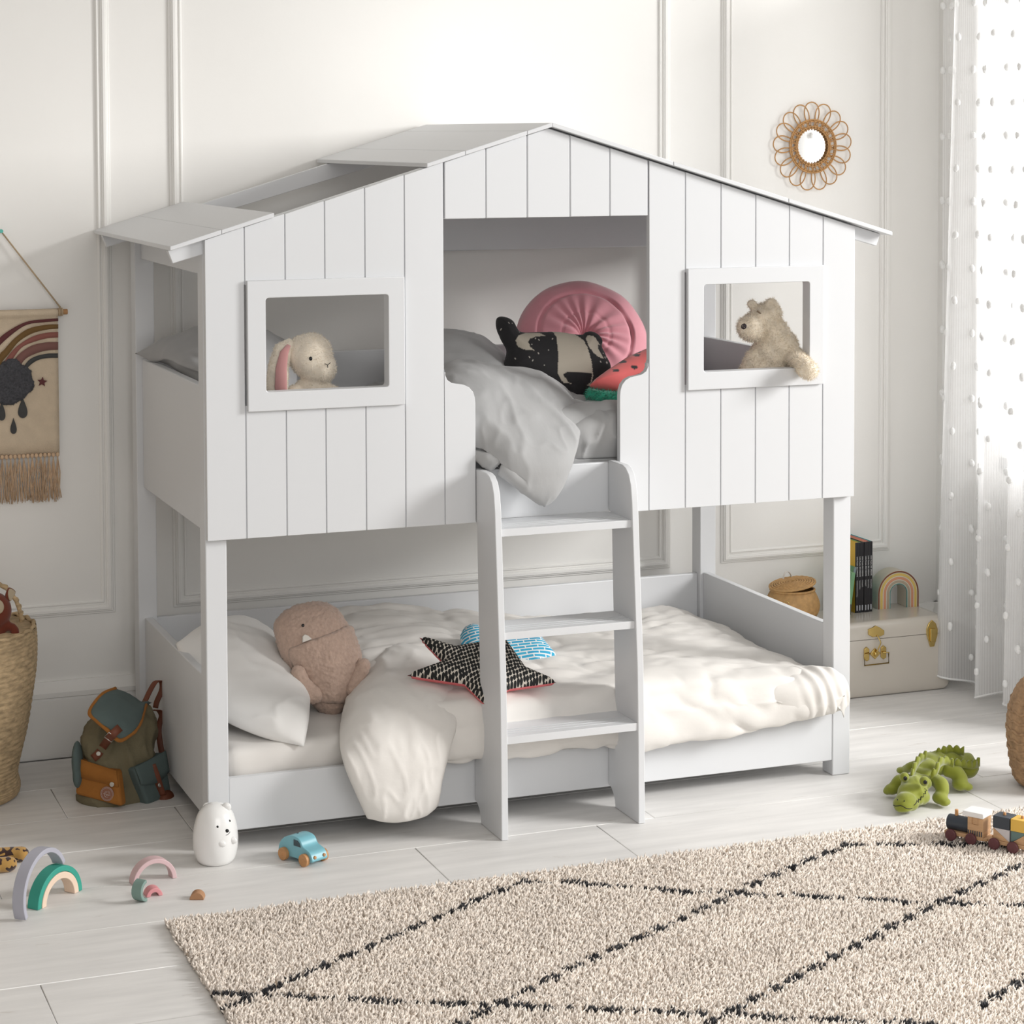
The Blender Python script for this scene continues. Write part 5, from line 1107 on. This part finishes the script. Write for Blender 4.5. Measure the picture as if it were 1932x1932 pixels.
# ------------------------------------------------------------------ wooden train
Zv = (1760, 1480, .08903); tv = lambda x, y: (Zv[0]+x*Zv[2], Zv[1]+y*Zv[2])
RZ = .021
wA, wB = at(*tv(400, 1150), Z=RZ), at(*tv(1710, 1420), Z=RZ); dr = (wB-wA); ang = math.atan2(dr.y, dr.x); T = dr.length
Mt = Matrix.Translation(wA)@Matrix.Rotation(ang, 4, 'Z')
MAR = mat('maroon_stain', (.115, .035, .04), .6, var=.1, vscale=60); NV = mat('navy_slate_paint', (.035, .045, .06), .5); WT = mat('white_toy_paint', (.82, .81, .80), .5); YL = mat('yellow_toy_paint', (.74, .46, .08), .5); SGN = mat('sage_toy_paint', (.11, .18, .17), .5); LV = mat('pale_grey_toy_paint', (.56, .53, .54), .5)
BE = mat('natural_beech', (.56, .34, .18), .55, var=.15, vscale=14, stretch=(1,1,6))
kx = lambda x, y=1150: ((at(*tv(x, y), Z=RZ)-wA).dot(dr.normalized()))
px_ = T/1310   # metres along the train per zoomed pixel
wr_ = .0165; W_ = .052
t_ = thing('toy_locomotive', 'wooden toy steam engine with dark boiler and white cab roof on the rug', 'toy train', M=Mt)
X = lambda x: (x-400)*px_
def wheels(xs, par):
    for x in xs:
        for y in (-.006, W_+.006):
            b = B(); b.cyl((X(x), y-.005, wr_*.75), (X(x), y+.005, wr_*.75), wr_, n=28); obj('wheel', b, MAR, par, world=False, bevel=.0025, smooth=50)
wheels((400, 830), t_)
b = B(); b.box(X(235), X(1060), 0, W_, .010, .021); b.prism([(X(1060), .0), (X(1200), .012), (X(1235), .026), (X(1200), .040), (X(1060), W_)], 'z', .010, .019); obj('chassis', b, BE, t_, world=False, bevel=.002)
b = B(); b.cyl((X(255), W_/2, .021+.0195), (X(735), W_/2, .021+.0195), .0215, n=36); obj('boiler', b, NV, t_, world=False, bevel=.001, smooth=50)
b = B(); b.cyl((X(415), W_/2, .055), (X(415), W_/2, .0785), .005, n=18); obj('chimney', b, WD, t_, world=False, bevel=.001, smooth=50)
b = B(); b.box(X(735), X(1065), 0.001, W_-.001, .021, .036)
obj('grille_block', b, BE, t_, world=False, bevel=.001)
b = B()
for i in range(7): b.box(X(748+i*46), X(748+i*46+20), -.0006, .001, .0215, .0355)
obj('grille_stripes', b, NV, t_, world=False)
b = B(); x0, x1 = X(735), X(1065); xa, xb_ = X(825), X(965)
b.box(x0, xa, .001, W_-.001, .0362, .074); b.box(xb_, x1, .001, W_-.001, .0362, .074); b.box(xa, xb_, .001, W_-.001, .0362, .053); b.box(xa, xb_, .004, .012, .053, .074); b.box(xa, xb_, W_-.012, W_-.004, .053, .074)
obj('cab', b, BE, t_, world=False, smooth=0)
b = B(); b.box(X(640), X(1080), -.004, W_+.004, .0742, .0885); obj('cab_roof', b, WT, t_, world=False, bevel=.0015)
b = B(); b.tube(catmull([(X(235), .026, .016), (X(200), .03, .03), (X(300), .05, .05), (X(450), .07, .060), (X(600), .08, .055), (X(610), .085, .04), (X(520), .09, .03)], 24), .0012, 6); obj('pull_cord', b, mat('ecru_cord', (.66, .55, .42), .9), t_, world=False, smooth=180)
t_ = thing('toy_wagon', 'wooden toy wagon carrying stacked coloured blocks behind the toy engine', 'toy train', M=Mt)
wheels((1320, 1710), t_)
b = B(); b.box(X(1165), X(2050), 0, W_, .010, .021); obj('chassis', b, BE, t_, world=False, bevel=.002)
b = B(); b.cyl((X(1225), W_/2, .006), (X(1225), W_/2, .026), .006, n=18); obj('coupling_peg', b, WD, t_, world=False, bevel=.001)
def blk(name, label, x0, x1, z0, z1, mt, shape=None):
    b = B(); x0, x1 = X(x0), X(x1); y0, y1 = .003, W_-.003
    if shape == 'r': b.prism([(x0, z1), (x1, z1), (x1, z0)], 'y', y0, y1)
    elif shape == 'l': b.prism([(x0, z0), (x0, z1-.0004), (x1-.0004, z0)], 'y', y0, y1)
    elif shape == 'r2': b.prism([(x0, z0), (x0, z1), (x1, z1)], 'y', y0, y1)
    elif shape == 'l2': b.prism([(x0+.0004, z0), (x1, z1-.0004), (x1, z0)], 'y', y0, y1)
    else: b.box(x0, x1, y0, y1, z0, z1)
    o = obj(name, b, mt, None, bevel=.0012); o.matrix_world = Mt.copy(); return tag(o, label, 'toy block', 'wedge blocks loaded on the toy wagon')
z0, z1, z2 = .0213, .0553, .0895
blk('wedge_block', 'pale grey wedge block on the wagon under the dark cube', 1270, 1610, z0, z1, LV, 'r'); blk('wedge_block', 'bare wood wedge block at the front end of the wagon', 1270, 1610, z0, z1, BE, 'l')
blk('wedge_block', 'sage green wedge block on the wagon under the yellow cube', 1640, 1980, z0, z1, SGN, 'r2'); blk('wedge_block', 'bare wood wedge block on the wagon at the photo edge', 1640, 1980, z0, z1, BE, 'l2')
for x0, x1, mt, lb in ((1265, 1612, NV, 'dark slate cube block with a wooden peg stacked on the wagon'), (1636, 1984, YL, 'yellow cube block with a wooden peg stacked on the wagon')):
    t_ = thing('cube_block', lb, 'toy block', group='cube blocks stacked on the toy wagon', M=Mt@Matrix.Translation((X((x0+x1)/2), W_/2, z1)))
    hx = (X(x1)-X(x0))/2; b = B(); b.box(-hx, hx, -W_/2+.002, W_/2-.002, .0003, z2-z1); obj('cube', b, mt, t_, world=False, bevel=.0012)
    b = B(); b.lathe([(.0042, .0), (.0042, .004), (.0036, .0062), (.002, .0074), (.0002, .0078)], 18, (0, 0, z2-z1)); obj('peg', b, WD, t_, world=False, smooth=60)
